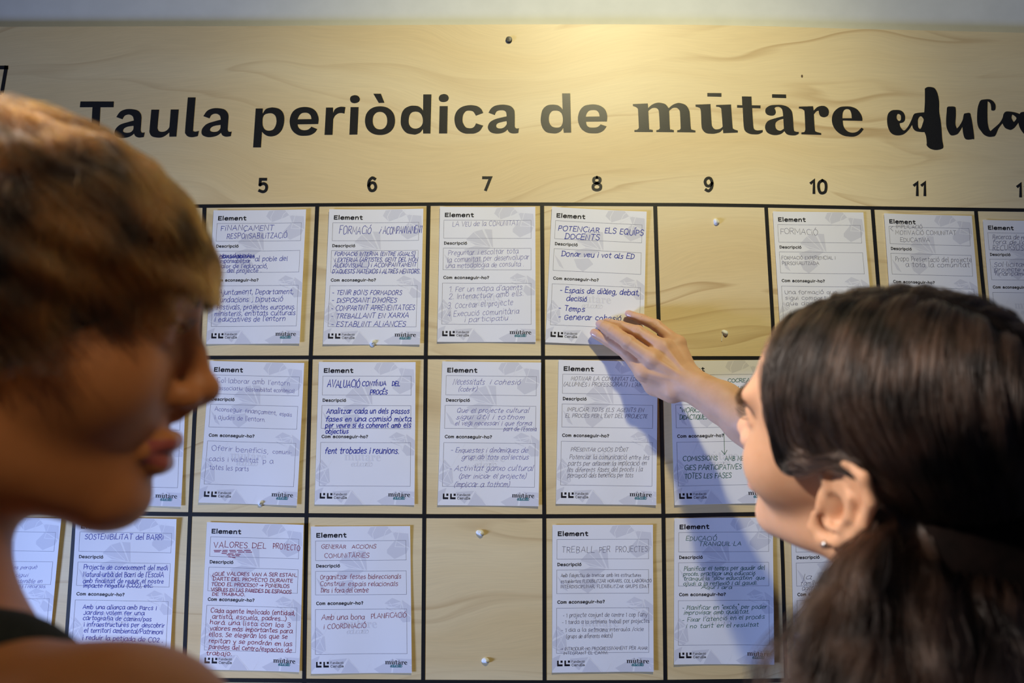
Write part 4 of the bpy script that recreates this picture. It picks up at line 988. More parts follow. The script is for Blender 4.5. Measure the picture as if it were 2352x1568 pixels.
def isosurface(f, xs, ys, zs, blk=8):
    xs, ys, zs = (np.asarray(a, np.float32) for a in (xs, ys, zs))
    nx, ny, nz = len(xs), len(ys), len(zs)
    bx, by, bz = ([(i, min(i + blk, n_ - 1)) for i in range(0, n_ - 1, blk)] for n_ in (nx, ny, nz))
    cen = []; rad = []; idx = []
    for i0, i1 in bx:
        for j0, j1 in by:
            for k0, k1 in bz:
                a = np.array([xs[i0], ys[j0], zs[k0]]); b = np.array([xs[i1], ys[j1], zs[k1]])
                cen.append((a + b) / 2); rad.append(np.linalg.norm(b - a) / 2); idx.append((i0, i1, j0, j1, k0, k1))
    dc = f(np.array(cen, np.float32))
    D = np.full((nx, ny, nz), 1.0, np.float32)
    mask = np.zeros((nx, ny, nz), bool)
    for d, r_, (i0, i1, j0, j1, k0, k1) in zip(dc, rad, idx):
        if abs(d) < r_ * 1.6 + .004:
            mask[i0:i1 + 1, j0:j1 + 1, k0:k1 + 1] = True
        else:
            D[i0:i1 + 1, j0:j1 + 1, k0:k1 + 1] = np.where(mask[i0:i1 + 1, j0:j1 + 1, k0:k1 + 1], D[i0:i1 + 1, j0:j1 + 1, k0:k1 + 1], d)
    I = np.argwhere(mask)
    vals = np.empty(len(I), np.float32)
    for s in range(0, len(I), 400000):
        q = I[s:s + 400000]
        vals[s:s + 400000] = f(np.stack([xs[q[:, 0]], ys[q[:, 1]], zs[q[:, 2]]], 1))
    D[mask] = vals
    S = D < 0
    c8 = [S[i:nx - 1 + i, j:ny - 1 + j, k:nz - 1 + k] for i in (0, 1) for j in (0, 1) for k in (0, 1)]
    s_ = sum(c.astype(np.int8) for c in c8)
    act = (s_ > 0) & (s_ < 8)
    A = np.argwhere(act)
    vid = np.full(act.shape, -1, np.int32); vid[act] = np.arange(len(A))
    acc = np.zeros((len(A), 3), np.float64); cnt = np.zeros(len(A))
    X = [xs, ys, zs]
    crn = [(i, j, k) for i in (0, 1) for j in (0, 1) for k in (0, 1)]
    for a in crn:
        for ax in range(3):
            if a[ax] == 1:
                continue
            b = list(a); b[ax] = 1
            pa = A + a; pb = A + b
            da = D[pa[:, 0], pa[:, 1], pa[:, 2]]; db = D[pb[:, 0], pb[:, 1], pb[:, 2]]
            m = (da < 0) != (db < 0)
            t = da[m] / (da[m] - db[m])
            P = np.stack([X[c][pa[m, c]] for c in range(3)], 1).astype(np.float64)
            P[:, ax] += t * (X[ax][pb[m, ax]] - X[ax][pa[m, ax]])
            acc[m] += P; cnt[m] += 1
    V = acc / cnt[:, None]
    F = []
    for ax in range(3):
        o1, o2 = [(1, 2), (2, 0), (0, 1)][ax]
        sl0 = [slice(None)] * 3; sl1 = [slice(None)] * 3
        sl0[ax] = slice(0, -1); sl1[ax] = slice(1, None)
        a = S[tuple(sl0)]; b = S[tuple(sl1)]
        E_ = np.argwhere(a != b)
        ok = (E_[:, o1] > 0) & (E_[:, o2] > 0) & (E_[:, o1] < S.shape[o1] - 1) & (E_[:, o2] < S.shape[o2] - 1)
        E_ = E_[ok]
        ins = a[E_[:, 0], E_[:, 1], E_[:, 2]]
        q = []
        for u, w in ((1, 1), (0, 1), (0, 0), (1, 0)):
            c = E_.copy(); c[:, o1] -= u; c[:, o2] -= w
            q.append(vid[c[:, 0], c[:, 1], c[:, 2]])
        q = np.stack(q, 1)
        q[~ins] = q[~ins][:, ::-1]
        F.append(q)
    return V, np.concatenate(F)


def mesh_np(name, V, F, m, parent=None, smooth=True):
    me = bpy.data.meshes.new(name)
    V = np.asarray(V, np.float32); F = np.asarray(F, np.int32)
    me.vertices.add(len(V)); me.vertices.foreach_set('co', V.ravel())
    k = F.shape[1]
    me.loops.add(F.size); me.loops.foreach_set('vertex_index', F.ravel())
    me.polygons.add(len(F))
    me.polygons.foreach_set('loop_start', np.arange(0, F.size, k, dtype=np.int32))
    me.polygons.foreach_set('use_smooth', [smooth] * len(F))
    me.update(calc_edges=True)
    for mm_ in (m if isinstance(m, list) else [m]):
        me.materials.append(mm_)
    o = bpy.data.objects.new(name, me)
    COL.objects.link(o)
    if parent is not None:
        o.parent = parent
        o.matrix_parent_inverse = Matrix.Translation(-parent.location)
    return o


def axis(segs):
    """segs: (start, end, step) pieces joined into one rising axis"""
    out = []
    for a, b, h in segs:
        n_ = max(1, int(round((b - a) / h)))
        out += [a + (b - a) * i / n_ for i in range(n_)]
    out.append(segs[-1][1])
    return np.array(out, np.float32)


def skin(name, c1, c2, red):
    m = noise_mat(name, c1, c2, 45, 0.52, 0.32, bump=0.3, detail=6, Subsurface_Weight=0.25, Subsurface_Scale=0.006)
    m.node_tree.nodes['Principled BSDF'].inputs['Subsurface Radius'].default_value = (1.0, 0.35, 0.2)
    return m


M_SKIN_L = skin('warm_skin', (0.42, 0.165, 0.052), (0.47, 0.19, 0.064), 0)
M_SKIN_R = skin('fair_skin', (0.63, 0.36, 0.215), (0.69, 0.41, 0.26), 0)
M_LIP_L = mat('lips', (0.34, 0.085, 0.065), 0.35, 0.5, Subsurface_Weight=0.2, Subsurface_Scale=0.004)
M_LIP_R = mat('lips_fair', (0.56, 0.27, 0.19), 0.35, 0.5)
M_EYE = mat('eye_white', (0.32, 0.27, 0.24), 0.3, 0.35)
M_IRIS = mat('brown_iris', (0.03, 0.015, 0.008), 0.1, 0.6)
M_NAIL = mat('nail', (0.66, 0.40, 0.32), 0.22, 0.5)
M_DARK = noise_mat('dark_cotton', (0.010, 0.013, 0.012), (0.016, 0.02, 0.018), 300, 0.9, 0.2, bump=0.3)
M_BLACKTOP = noise_mat('black_knit', (0.010, 0.009, 0.012), (0.017, 0.015, 0.02), 260, 0.9, 0.2, bump=0.4)
M_JEANS = noise_mat('dark_trousers', (0.012, 0.015, 0.03), (0.02, 0.024, 0.045), 400, 0.85, 0.2, bump=0.3)
M_SHOE = mat('black_shoe', (0.012, 0.012, 0.013), 0.4)


class Head:
    def __init__(s, c, yaw, pitch, roll):
        s.c = np.array(c); s.R = Rz(math.radians(yaw)) @ Ry(math.radians(pitch)) @ Rx(math.radians(roll))

    def loc(s, P):
        return (P - s.c.astype(np.float32)) @ s.R.astype(np.float32)

    def wld(s, p):
        return s.c + s.R @ np.asarray(p, float)

    def wlds(s, P):
        return np.asarray(P) @ s.R.T + s.c


HL_ = Head((-0.2736, -0.6826, 1.4911), 21.4, 8.8, 2.6)
HR_ = Head((0.2782, -0.5493, 1.4206), 132.4, -15.5, -20.9)


def eyes(H, par):
    for s in (-1, 1):
        c = np.array([.0770, .031 * s, .0222])
        v = []; f = []
        n_, m_ = 20, 12
        for k in range(m_ + 1):
            a = k / m_ * math.pi * .55
            for i in range(n_):
                t = 2 * math.pi * i / n_
                v.append(H.wld(c + .0127 * np.array([math.cos(a), math.sin(a) * math.cos(t), math.sin(a) * math.sin(t)])))
            if k:
                for i in range(n_):
                    j = (i + 1) % n_
                    f.append(((k - 1) * n_ + i, k * n_ + i, k * n_ + j, (k - 1) * n_ + j))
        o = link('eye', v, f, M_EYE, par, True)
        o.data.materials.append(M_IRIS)
        for p in o.data.polygons:
            if p.index < n_ * 4:
                p.material_index = 1


def lips_mask(o, H, m_index=1):
    n_ = len(o.data.polygons)
    cc = np.empty(n_ * 3, np.float32); o.data.polygons.foreach_get('center', cc)
    q = H.loc(cc.reshape(-1, 3) + np.array(o.parent.location if False else (0, 0, 0), np.float32))
    y = np.abs(q[:, 1])
    up = -.0335 - y * .18 - np.where(y < .004, .0012, 0)
    lo = -.0595 + y * .42
    msk = (q[:, 0] > .080) & (y < .0235) & (q[:, 2] < up) & (q[:, 2] > lo)
    mi = np.zeros(n_, np.int32); mi[msk] = m_index
    o.data.polygons.foreach_set('material_index', mi)
    o.data.update()


def person_root(label, x, y):
    e = bpy.data.objects.new('person', None); COL.objects.link(e)
    e.location = (x, y, 0.0)
    tag(e, label, 'person', 'people reading the board')
    bpy.context.view_layer.update()
    return e


# ---- left person -------------------------------------------------
pl_ = person_root('person with short brown hair in profile, large in the left foreground', -.32, -.75)
H = HL_
NB = np.array([-.299, -.710, 1.335])       # base of the neck
th = math.radians(66)
FD = np.array([math.cos(th), math.sin(th), 0]); RD = np.array([math.sin(th), -math.cos(th), 0])   # facing, own right


def bp(fwd, right, z, base=NB):
    return tuple(base[:2] + FD[:2] * fwd + RD[:2] * right) + (z,)


def body_left(P):
    d = head_sdf(H.loc(P))
    n0 = H.wld((-.030, 0, -.030)); n1 = NB + np.array([0, 0, -.02])
    d = smin(d, cone(P, n0, n1, .050, .056), .022)
    sh_r = bp(.0, .165, 1.312); sh_l = bp(.0, -.165, 1.285)
    d = smin(d, chain(P, [bp(-.01, .03, 1.305), sh_r], [.055, .050], .02), .05)
    d = smin(d, chain(P, [bp(-.01, -.03, 1.305), sh_l], [.055, .050], .02), .05)
    d = smin(d, chain(P, [bp(0, 0, 1.22), bp(.005, 0, 1.08), bp(0, 0, .96)], [.115, .105, .10], .03), .06)
    for s, a, b, c in ((1, sh_r, bp(-.03, .235, 1.02), bp(.04, .24, .78)), (-1, sh_l, bp(-.03, -.235, 1.02), bp(.04, -.24, .78))):
        d = smin(d, chain(P, [a, b, c], [.047, .038, .027], .01), .02)
        w_ = np.array(c); d = smin(d, ell(P, w_ + np.array([0, 0, -.055]), (.022, .030, .055)), .015)
        for k in range(4):
            u = w_ + np.array([*(FD[:2] * (.03 - .02 * k)), -.09])
            d = smin(d, chain(P, [u, u + np.array([0, 0, -.035]), u + np.array([*(FD[:2] * .006), -.072 + .006 * abs(k - 1.5)])], [.009, .0085, .007], .003), .006)
        t0 = w_ + np.array([*(FD[:2] * .03), -.03])
        d = smin(d, chain(P, [t0, t0 + np.array([*(FD[:2] * .025), -.035]), t0 + np.array([*(FD[:2] * .03), -.06])], [.011, .0095, .008], .003), .006)
    for s in (-1, 1):
        hp = bp(0, .085 * s, .90); kn = bp(.02, .095 * s, .48); an = bp(-.01, .10 * s, .075)
        d = smin(d, chain(P, [hp, kn, an], [.085, .055, .036], .02), .03)
        d = smin(d, cone(P, bp(-.02, .10 * s, .045), bp(.13, .11 * s, .032), .034, .026), .02)
    return d


V, F = isosurface(body_left, axis([(-.72, -.42, .012), (-.42, -.13, .0022), (-.13, .02, .008)]), axis([(-1.05, -.80, .012), (-.80, -.53, .0022), (-.53, -.35, .010)]),
                  axis([(-.02, 1.28, .012), (1.28, 1.66, .0022)]))
bl = mesh_np('body', V, F, [M_SKIN_L, M_LIP_L], pl_)
lips_mask(bl, H)
eyes(H, pl_)

NO_HAIR = False
def clothes_left(P):
    sh_r = bp(.0, .135, 1.29); sh_l = bp(.0, -.135, 1.285)
    t = chain(P, [bp(0, 0, 1.215), bp(.005, 0, 1.08), bp(0, 0, .93)], [.119, .109, .105], .03)
    t = smin(t, chain(P, [bp(-.01, .03, 1.311), bp(-.005, .080, 1.313)], [.061, .058], .02), .04)
    t = smin(t, chain(P, [bp(-.01, -.03, 1.308), bp(-.005, -.080, 1.300)], [.061, .057], .02), .04)
    # neck opening
    t = smax(t, -cone(P, bp(.03, 0, 1.46), bp(.03, 0, 1.325), .074, .066), .008)
    t = smax(t, P[:, 2] * 0 + (.88 - P[:, 2]), .004)
    return t


V, F = isosurface(clothes_left, axis([(-.62, -.10, .006)]), axis([(-.97, -.53, .006)]), axis([(.86, 1.40, .006)]))
mesh_np('sleeveless_top', V, F, M_DARK, pl_)


def trousers(P, bpf):
    d = None
    for s in (-1, 1):
        c = chain(P, [bpf(0, .085 * s, .90), bpf(.02, .095 * s, .48), bpf(-.01, .10 * s, .09)], [.097, .068, .062], .02)
        d = c if d is None else smin(d, c, .03)
    d = smin(d, cone(P, bpf(0, -.05, .93), bpf(0, .05, .93), .106, .106), .03)
    d = smax(d, P[:, 2] - 1.00, .003)
    return smax(d, .07 - P[:, 2], .003)


V, F = isosurface(lambda P: trousers(P, bp), axis([(-.62, -.10, .009)]), axis([(-.95, -.50, .009)]), axis([(.04, 1.03, .012)]))
mesh_np('trousers', V, F, M_JEANS, pl_)
for s in (-1, 1):
    g = lambda P: smax(smin(cone(P, bp(-.03, .10 * s, .045), bp(.135, .112 * s, .036), .045, .036), cone(P, bp(-.02, .10 * s, .05), bp(-.02, .10 * s, .10), .043, .042), .02), -P[:, 2], .003)
    c0 = bp(.05, .105 * s, .05)
    V, F = isosurface(g, axis([(c0[0] - .16, c0[0] + .16, .008)]), axis([(c0[1] - .16, c0[1] + .16, .008)]), axis([(-.01, .15, .008)]))
    mesh_np('shoe', V, F, M_SHOE, pl_)

# ---- right person ------------------------------------------------
pr_ = person_root('person with long dark brown hair, seen from behind, right hand pressing a card', .36, -.58)
H2 = HR_
NB2 = np.array([.262, -.572, 1.245])
th2 = math.radians(112)
FD2 = np.array([math.cos(th2), math.sin(th2), 0]); RD2 = np.array([math.sin(th2), -math.cos(th2), 0])


def bq(fwd, right, z, base=NB2):
    return tuple(base[:2] + FD2[:2] * fwd + RD2[:2] * right) + (z,)


def hj(cx_, cy_, dep):
    return W(1340 + cx_ / 3.92, 680 + cy_ / 3.92, -dep)


WR = hj(965, 795, .068)
FINGERS = {
    'pinky': ([hj(850, 425, .046), hj(655, 262, .032), hj(525, 205, .018), hj(425, 168, .0095)], [.0105, .0084, .0074, .0064]),
    'ring': ([hj(722, 462, .056), hj(492, 322, .040), hj(335, 272, .023), hj(225, 242, .0105)], [.0112, .0094, .0082, .0070]),
    'middle': ([hj(622, 568, .060), hj(402, 415, .047), hj(255, 312, .029), hj(165, 262, .0125)], [.0118, .0108, .0092, .0076]),
    'index': ([hj(535, 690, .049), hj(395, 520, .031), hj(225, 402, .018), hj(112, 342, .0100)], [.0112, .0094, .0086, .0074]),
}
TH = [hj(800, 860, .058), hj(640, 800, .036), hj(540, 700, .020), hj(450, 600, .010)]
EL = np.array([.425, -.205, 1.345])
SHR = np.array(bq(0.005, .165, 1.205))
FA1 = W(1659, 924, -.105); FA2 = W(1716, 967, -.135)


def hand_sdf(P):
    d = None
    for nm, (pts, rs) in FINGERS.items():
        c = chain(P, pts, rs, .003)
        mcp = pts[0]
        # knuckle bones to the wrist
        w0 = WR + (mcp - WR) * .12
        c = smin(c, cone(P, mcp, w0, rs[0] * 1.05, .0165), .006)
        # joint swelling
        c = smin(c, ell(P, pts[1], (rs[1] * 1.05,) * 3), .002)
        c = smin(c, ell(P, pts[0] + np.array([0, -.002, 0]), (rs[0] * 1.03,) * 3), .004)
        d = c if d is None else smin(d, c, .0022)
    M_ = {k: v[0][0] for k, v in FINGERS.items()}
    # palm slab
    for a, b in (('pinky', 'ring'), ('ring', 'middle'), ('middle', 'index')):
        mid = (M_[a] + M_[b]) / 2 + np.array([0, .004, 0])
        d = smin(d, cone(P, mid, WR + (mid - WR) * .1 + np.array([0, .003, 0]), .0115, .0165), .008)
    d = smin(d, chain(P, TH, [.017, .0150, .0115, .0095], .006), .010)
    # tendons
    for k in ('index', 'middle', 'ring'):
        a = M_[k] + np.array([0, -.0105, .0]); b = WR + (M_[k] - WR) * .28 + np.array([0, -.0155, 0])
        d = smin(d, cone(P, a, b, .0022, .0018), .004)
    # flexion creases over the knuckles
    for k, (pts, rs) in FINGERS.items():
        ax = pts[2] - pts[0]; ax = ax / np.linalg.norm(ax)
        sd = np.cross(ax, [0, 1, 0]); sd /= np.linalg.norm(sd)
        out = np.cross(sd, ax); out = out if out[1] < 0 else -out
        for off in (-.0030, 0, .0030):
            c = pts[1] + ax * off + out * rs[1] * 1.07
            d = smax(d, -cone(P, c - sd * .0055, c + sd * .0055, .0008, .0008), .0013)
        out2 = out
        for off in (-.0010, .0012):
            c = pts[2] + (ax * off) + out2 * rs[2] * 1.04
            d = smax(d, -cone(P, c - sd * .0042, c + sd * .0042, .0006, .0006), .0010)
    return d


def body_right(P):
    d = head_sdf(H2.loc(P))
    n0 = H2.wld((-.026, -.006, -.035)); n1 = NB2 + np.array([0, 0, -.02])
    d = smin(d, cone(P, n0, n1, .044, .052), .020)
    SHL = np.array(bq(0, -.165, 1.195))
    d = smin(d, chain(P, [bq(-.01, .03, 1.215), SHR], [.052, .048], .02), .05)
    d = smin(d, chain(P, [bq(-.01, -.03, 1.215), SHL], [.052, .048], .02), .05)
    d = smin(d, chain(P, [bq(0, 0, 1.13), bq(.005, 0, 1.0), bq(0, 0, .90)], [.112, .100, .098], .03), .06)
    d = smin(d, chain(P, [SHR, EL], [.046, .038], .01), .02)
    d = smin(d, chain(P, [EL, FA2, FA1, WR], [.037, .0305, .0275, .0245], .01), .012)
    a, b, c = SHL, np.array(bq(-.03, -.225, .94)), np.array(bq(.05, -.23, .71))
    d = smin(d, chain(P, [a, b, c], [.046, .037, .026], .01), .02)
    d = smin(d, ell(P, c + np.array([0, 0, -.055]), (.022, .030, .055)), .015)
    for k in range(4):
        u = c + np.array([*(FD2[:2] * (.03 - .02 * k)), -.09])
        d = smin(d, chain(P, [u, u + np.array([0, 0, -.035]), u + np.array([*(FD2[:2] * .006), -.07])], [.009, .0085, .007], .003), .006)
    t0 = c + np.array([*(FD2[:2] * .03), -.03])
    d = smin(d, chain(P, [t0, t0 + np.array([*(FD2[:2] * .025), -.035]), t0 + np.array([*(FD2[:2] * .03), -.06])], [.011, .0095, .008], .003), .006)
    for s in (-1, 1):
        d = smin(d, chain(P, [bq(0, .085 * s, .84), bq(.02, .095 * s, .46), bq(-.01, .10 * s, .075)], [.083, .053, .035], .02), .03)
        d = smin(d, cone(P, bq(-.02, .10 * s, .045), bq(.13, .11 * s, .032), .034, .026), .02)
    near = P[:, 1] > -.16
    if near.any():
        d = d.copy(); d[near] = smin(d[near], hand_sdf(P[near]), .010)
    return d


V, F = isosurface(body_right, axis([(.02, .085, .003), (.085, .285, .0013), (.285, .45, .0028), (.45, .62, .012)]),
                  axis([(-.86, -.66, .012), (-.66, -.46, .0025), (-.46, -.155, .006), (-.155, -.078, .0030), (-.078, .002, .0013)]),
                  axis([(-.02, 1.22, .012), (1.22, 1.445, .0028), (1.445, 1.63, .0013)]))
br = mesh_np('body', V, F, [M_SKIN_R, M_LIP_R], pr_)
lips_mask(br, H2)
eyes(H2, pr_)
# nails
for nm, (pts, rs) in FINGERS.items():
    ax = pts[3] - pts[2]; ax /= np.linalg.norm(ax)
    sd = np.cross(ax, [0, 1, 0]); sd /= np.linalg.norm(sd)
    out = np.cross(sd, ax); out = out if out[1] < 0 else -out
    rr = rs[3]
    v = []; f = []
    nu, nv = 8, 8
    for j in range(nv + 1):
        for i in range(nu + 1):
            u = (i / nu * 2 - 1); w_ = j / nv
            ta = u * math.radians(58) * math.sqrt(max(0.0, 1 - max(0, w_ * 2 - 1) ** 2.5 * .75))
            l = -.0035 + w_ * .0115
            drop = max(0, l - .001) ** 2 * 60
            v.append(pts[3] + ax * l + (out * math.cos(ta) + sd * math.sin(ta)) * (rr + .0003 - drop * .6))
    for j in range(nv):
        for i in range(nu):
            a = j * (nu + 1) + i
            f.append((a, a + 1, a + nu + 2, a + nu + 1))
    link('fingernail', v, f, M_NAIL, pr_, True)


def clothes_right(P):
    SHL = np.array(bq(0, -.165, 1.195))
    t = chain(P, [bq(0, 0, 1.13), bq(.005, 0, 1.0), bq(0, 0, .86)], [.122, .110, .108], .03)
    t = smin(t, chain(P, [bq(-.01, .03, 1.21), SHR], [.060, .056], .02), .05)
    t = smin(t, chain(P, [bq(-.01, -.03, 1.21), SHL], [.060, .056], .02), .05)
    mid = SHR + (EL - SHR) * .62
    t = smin(t, chain(P, [SHR, mid], [.056, .052], .01), .02)
    b = np.array(bq(-.03, -.225, .94))
    t = smin(t, chain(P, [SHL, SHL + (b - SHL) * .6], [.056, .052], .01), .02)
    e1 = (mid - SHR) / np.linalg.norm(mid - SHR)
    t = smax(t, (P - mid.astype(np.float32)) @ e1.astype(np.float32), .003)
    t = smax(t, -cone(P, bq(.03, 0, 1.38), bq(.02, 0, 1.24), .062, .060), .008)
    return smax(t, .82 - P[:, 2], .004)


V, F = isosurface(clothes_right, axis([(.08, .64, .007)]), axis([(-.83, -.26, .007)]), axis([(.80, 1.36, .007)]))
mesh_np('black_top', V, F, M_BLACKTOP, pr_)
V, F = isosurface(lambda P: trousers(P, bq), axis([(.05, .62, .009)]), axis([(-.82, -.38, .009)]), axis([(.04, 1.03, .012)]))
mesh_np('trousers', V, F, M_JEANS, pr_)
for s in (-1, 1):
    g = lambda P: smax(smin(cone(P, bq(-.03, .10 * s, .045), bq(.135, .112 * s, .036), .045, .036), cone(P, bq(-.02, .10 * s, .05), bq(-.02, .10 * s, .10), .043, .042), .02), -P[:, 2], .003)
    c0 = bq(.05, .105 * s, .05)
    V, F = isosurface(g, axis([(c0[0] - .16, c0[0] + .16, .008)]), axis([(c0[1] - .16, c0[1] + .16, .008)]), axis([(-.01, .15, .008)]))
    mesh_np('shoe', V, F, M_SHOE, pr_)

# ---------------------------------------------------------------- hair
def hair_mat(name, col, rough=0.32, rnd=0.5, gain=2.4):
    m = bpy.data.materials.new(name)
    m.use_nodes = True
    nt = m.node_tree; nt.nodes.clear()
    out = nt.nodes.new('ShaderNodeOutputMaterial'); h = nt.nodes.new('ShaderNodeBsdfHairPrincipled')
    h.parametrization = 'COLOR'
    h.inputs['Roughness'].default_value = rough; h.inputs['Radial Roughness'].default_value = 0.45
    for nm_, v_ in (('Random Roughness', .3), ('Random Color', rnd)):
        if nm_ in h.inputs:
            h.inputs[nm_].default_value = v_
    info = nt.nodes.new('ShaderNodeHairInfo')
    tc = nt.nodes.new('ShaderNodeTexCoord'); nz = nt.nodes.new('ShaderNodeTexNoise'); nz.inputs['Scale'].default_value = 34; nz.inputs['Detail'].default_value = 1
    nt.links.new(tc.outputs['Object'], nz.inputs['Vector'])
    ma = nt.nodes.new('ShaderNodeMath'); ma.operation = 'MULTIPLY_ADD'; ma.inputs[1].default_value = .30
    at = nt.nodes.new('ShaderNodeAttribute'); at.attribute_name = 'lock'
    mx = nt.nodes.new('ShaderNodeMath'); mx.operation = 'MULTIPLY_ADD'; mx.inputs[1].default_value = .28
    nt.links.new(at.outputs['Fac'], mx.inputs[0])
    nzm = nt.nodes.new('ShaderNodeMath'); nzm.operation = 'MULTIPLY_ADD'; nzm.inputs[1].default_value = 2.6; nzm.inputs[2].default_value = -.85
    nt.links.new(nz.outputs['Fac'], nzm.inputs[0]); nt.links.new(nzm.outputs[0], mx.inputs[2])
    ma.inputs[1].default_value = .18
    nt.links.new(info.outputs['Random'], ma.inputs[0]); nt.links.new(mx.outputs[0], ma.inputs[2])
    r = nt.nodes.new('ShaderNodeValToRGB')
    r.color_ramp.elements[0].position = .38; r.color_ramp.elements[1].position = 1.0
    r.color_ramp.elements[0].color = (*[c * 0.14 for c in col], 1); r.color_ramp.elements[1].color = (*[min(1, c * gain) for c in col], 1)
    nt.links.new(ma.outputs[0], r.inputs[0]); nt.links.new(r.outputs[0], h.inputs['Color'])
    nt.links.new(h.outputs[0], out.inputs[0])
    return m


def strands(name, P, rad, m, parent, tip=.35, lock=None):
    """P (N, K, 3)"""
    N, K = P.shape[:2]
    c = bpy.data.hair_curves.new(name)
    c.add_curves([K] * N)
    P = P - np.array(parent.location)
    c.attributes['position'].data.foreach_set('vector', np.ascontiguousarray(P, np.float32).ravel())
    a = c.attributes.get('radius') or c.attributes.new('radius', 'FLOAT', 'POINT')
    t = np.linspace(0, 1, K)
    prof = rad * (1 - (1 - tip) * np.clip(t - .55, 0, 1) / .45)
    a.data.foreach_set('value', np.tile(prof, N).astype(np.float32))
    lk_ = c.attributes.new('lock', 'FLOAT', 'CURVE')
    lk_.data.foreach_set('value', (np.full(N, .35) if lock is None else lock).astype(np.float32))
    c.materials.append(m)
    o = bpy.data.objects.new(name, c); COL.objects.link(o)
    o.parent = parent
    return o


class Scalp:
    """distance from an inner point to the bald head, tabulated over directions"""
    c0 = np.array([-.005, 0, .045])

    def __init__(s, nt=70, nph=120):
        s.nt, s.nph = nt, nph
        th_ = np.linspace(0.001, math.pi - .001, nt); ph = np.linspace(-math.pi, math.pi, nph)
        T, Ph = np.meshgrid(th_, ph, indexing='ij')
        D = np.stack([np.sin(T) * np.cos(Ph), np.sin(T) * np.sin(Ph), np.cos(T)], -1).reshape(-1, 3)
        lo = np.full(len(D), .03); hi = np.full(len(D), .16)
        for _ in range(14):
            mid = (lo + hi) / 2
            v = head_sdf((s.c0 + D * mid[:, None]).astype(np.float32), False)
            lo = np.where(v < 0, mid, lo); hi = np.where(v < 0, hi, mid)
        s.r = ((lo + hi) / 2).reshape(nt, nph)

    def radius(s, D):
        t = np.arccos(np.clip(D[..., 2], -1, 1)) / math.pi * (s.nt - 1)
        p = (np.arctan2(D[..., 1], D[..., 0]) + math.pi) / (2 * math.pi) * (s.nph - 1)
        t0 = np.clip(t.astype(int), 0, s.nt - 2); p0 = np.clip(p.astype(int), 0, s.nph - 2)
        ft = t - t0; fp = p - p0
        r = s.r
        return (r[t0, p0] * (1 - ft) * (1 - fp) + r[t0 + 1, p0] * ft * (1 - fp) + r[t0, p0 + 1] * (1 - ft) * fp + r[t0 + 1, p0 + 1] * ft * fp)

    def put(s, D, h):
        return s.c0 + D * (s.radius(D) + h)[..., None]


SCALP = Scalp()
rs = np.random.RandomState(5)


def crown_dirs(k, T, Ph):
    k = np.array(k, float); k /= np.linalg.norm(k)
    e1 = np.array([1., 0, 0]) - k * k[0]; e1 /= np.linalg.norm(e1)
    e2 = np.cross(k, e1)
    return np.cos(T)[..., None] * k + np.sin(T)[..., None] * (np.cos(Ph)[..., None] * e1 + np.sin(Ph)[..., None] * e2)


# --- left: short cropped hair combed forward from the crown
ZBX = [-.12, -.07, -.03, .0, .023, .040, .043, .056, .072, .082, .091, .11]
ZBZ = [-.060, -.055, -.040, -.030, -.020, -.012, -.002, .008, .021, .030, .040, .046]
zb = lambda x: np.interp(x, ZBX, ZBZ)
KC = (-.035, .004, .080)
N, K = 26000, 16
ncl = 520
cph = rs.uniform(-math.pi, math.pi, ncl); cth = np.arccos(1 - rs.uniform(0, 1.35, ncl)) * .95
ci = rs.randint(0, ncl, N)
ph0 = cph[ci] + rs.normal(0, .075, N) / np.maximum(.35, np.sin(cth[ci])); th0 = np.clip(cth[ci] + rs.normal(0, .10, N), .01, 2.3)
ln = rs.uniform(.55, .95, N)
lay = rs.uniform(0, 1, N) ** 1.4
amp = rs.normal(0, .10, ncl)[ci]; frq = rs.uniform(2, 5, ncl)[ci]; phs = rs.uniform(0, 6.3, ncl)[ci]
lift = rs.uniform(-.0025, .0045, ncl)[ci]
s_ = np.linspace(0, 1, K)[None, :]
T = th0[:, None] + ln[:, None] * s_
Ph = ph0[:, None] + amp[:, None] * np.sin(frq[:, None] * s_ + phs[:, None]) * s_ + .22 * s_
D = crown_dirs(KC, T, Ph)
# stop at the hairline: shrink strands that run past it
Pt = SCALP.put(D, np.zeros_like(T))
over = Pt[..., 2] < zb(Pt[..., 0]) + .007
first = np.where(over.any(1), over.argmax(1), K - 1)
keep = first > 3
frac = (first / (K - 1))
frac = frac * rs.uniform(.93, 1.03, N)
T = th0[:, None] + (ln * frac)[:, None] * s_
Ph = ph0[:, None] + amp[:, None] * np.sin(frq[:, None] * s_ + phs[:, None]) * s_ + .22 * s_
D = crown_dirs(KC, T, Ph)
front = np.clip((D[..., 0] - .55) * 2.2, 0, 1)
h = .0018 * np.sin(8 * Ph + 2.5 * np.sin(5 * T)) * np.sin(11 * T + 2 * np.sin(3 * Ph)) * np.clip(s_ * 3, 0, 1) + .0012 + (.0028 + .0034 * lay)[:, None] * np.sin(np.clip(s_ * 1.5, 0, 1) * math.pi / 2) + lift[:, None] * s_ + front * .0015 * s_ + .0008 * np.sin(9 * s_ + phs[:, None])
P = SCALP.put(D, h)[keep]
lockL = rs.uniform(0, 1, ncl)[ci][keep]
strands('hair', HL_.wlds(P), .00021, hair_mat('chestnut_hair', (0.050, 0.018, 0.0026), gain=2.6), pl_, lock=lockL)
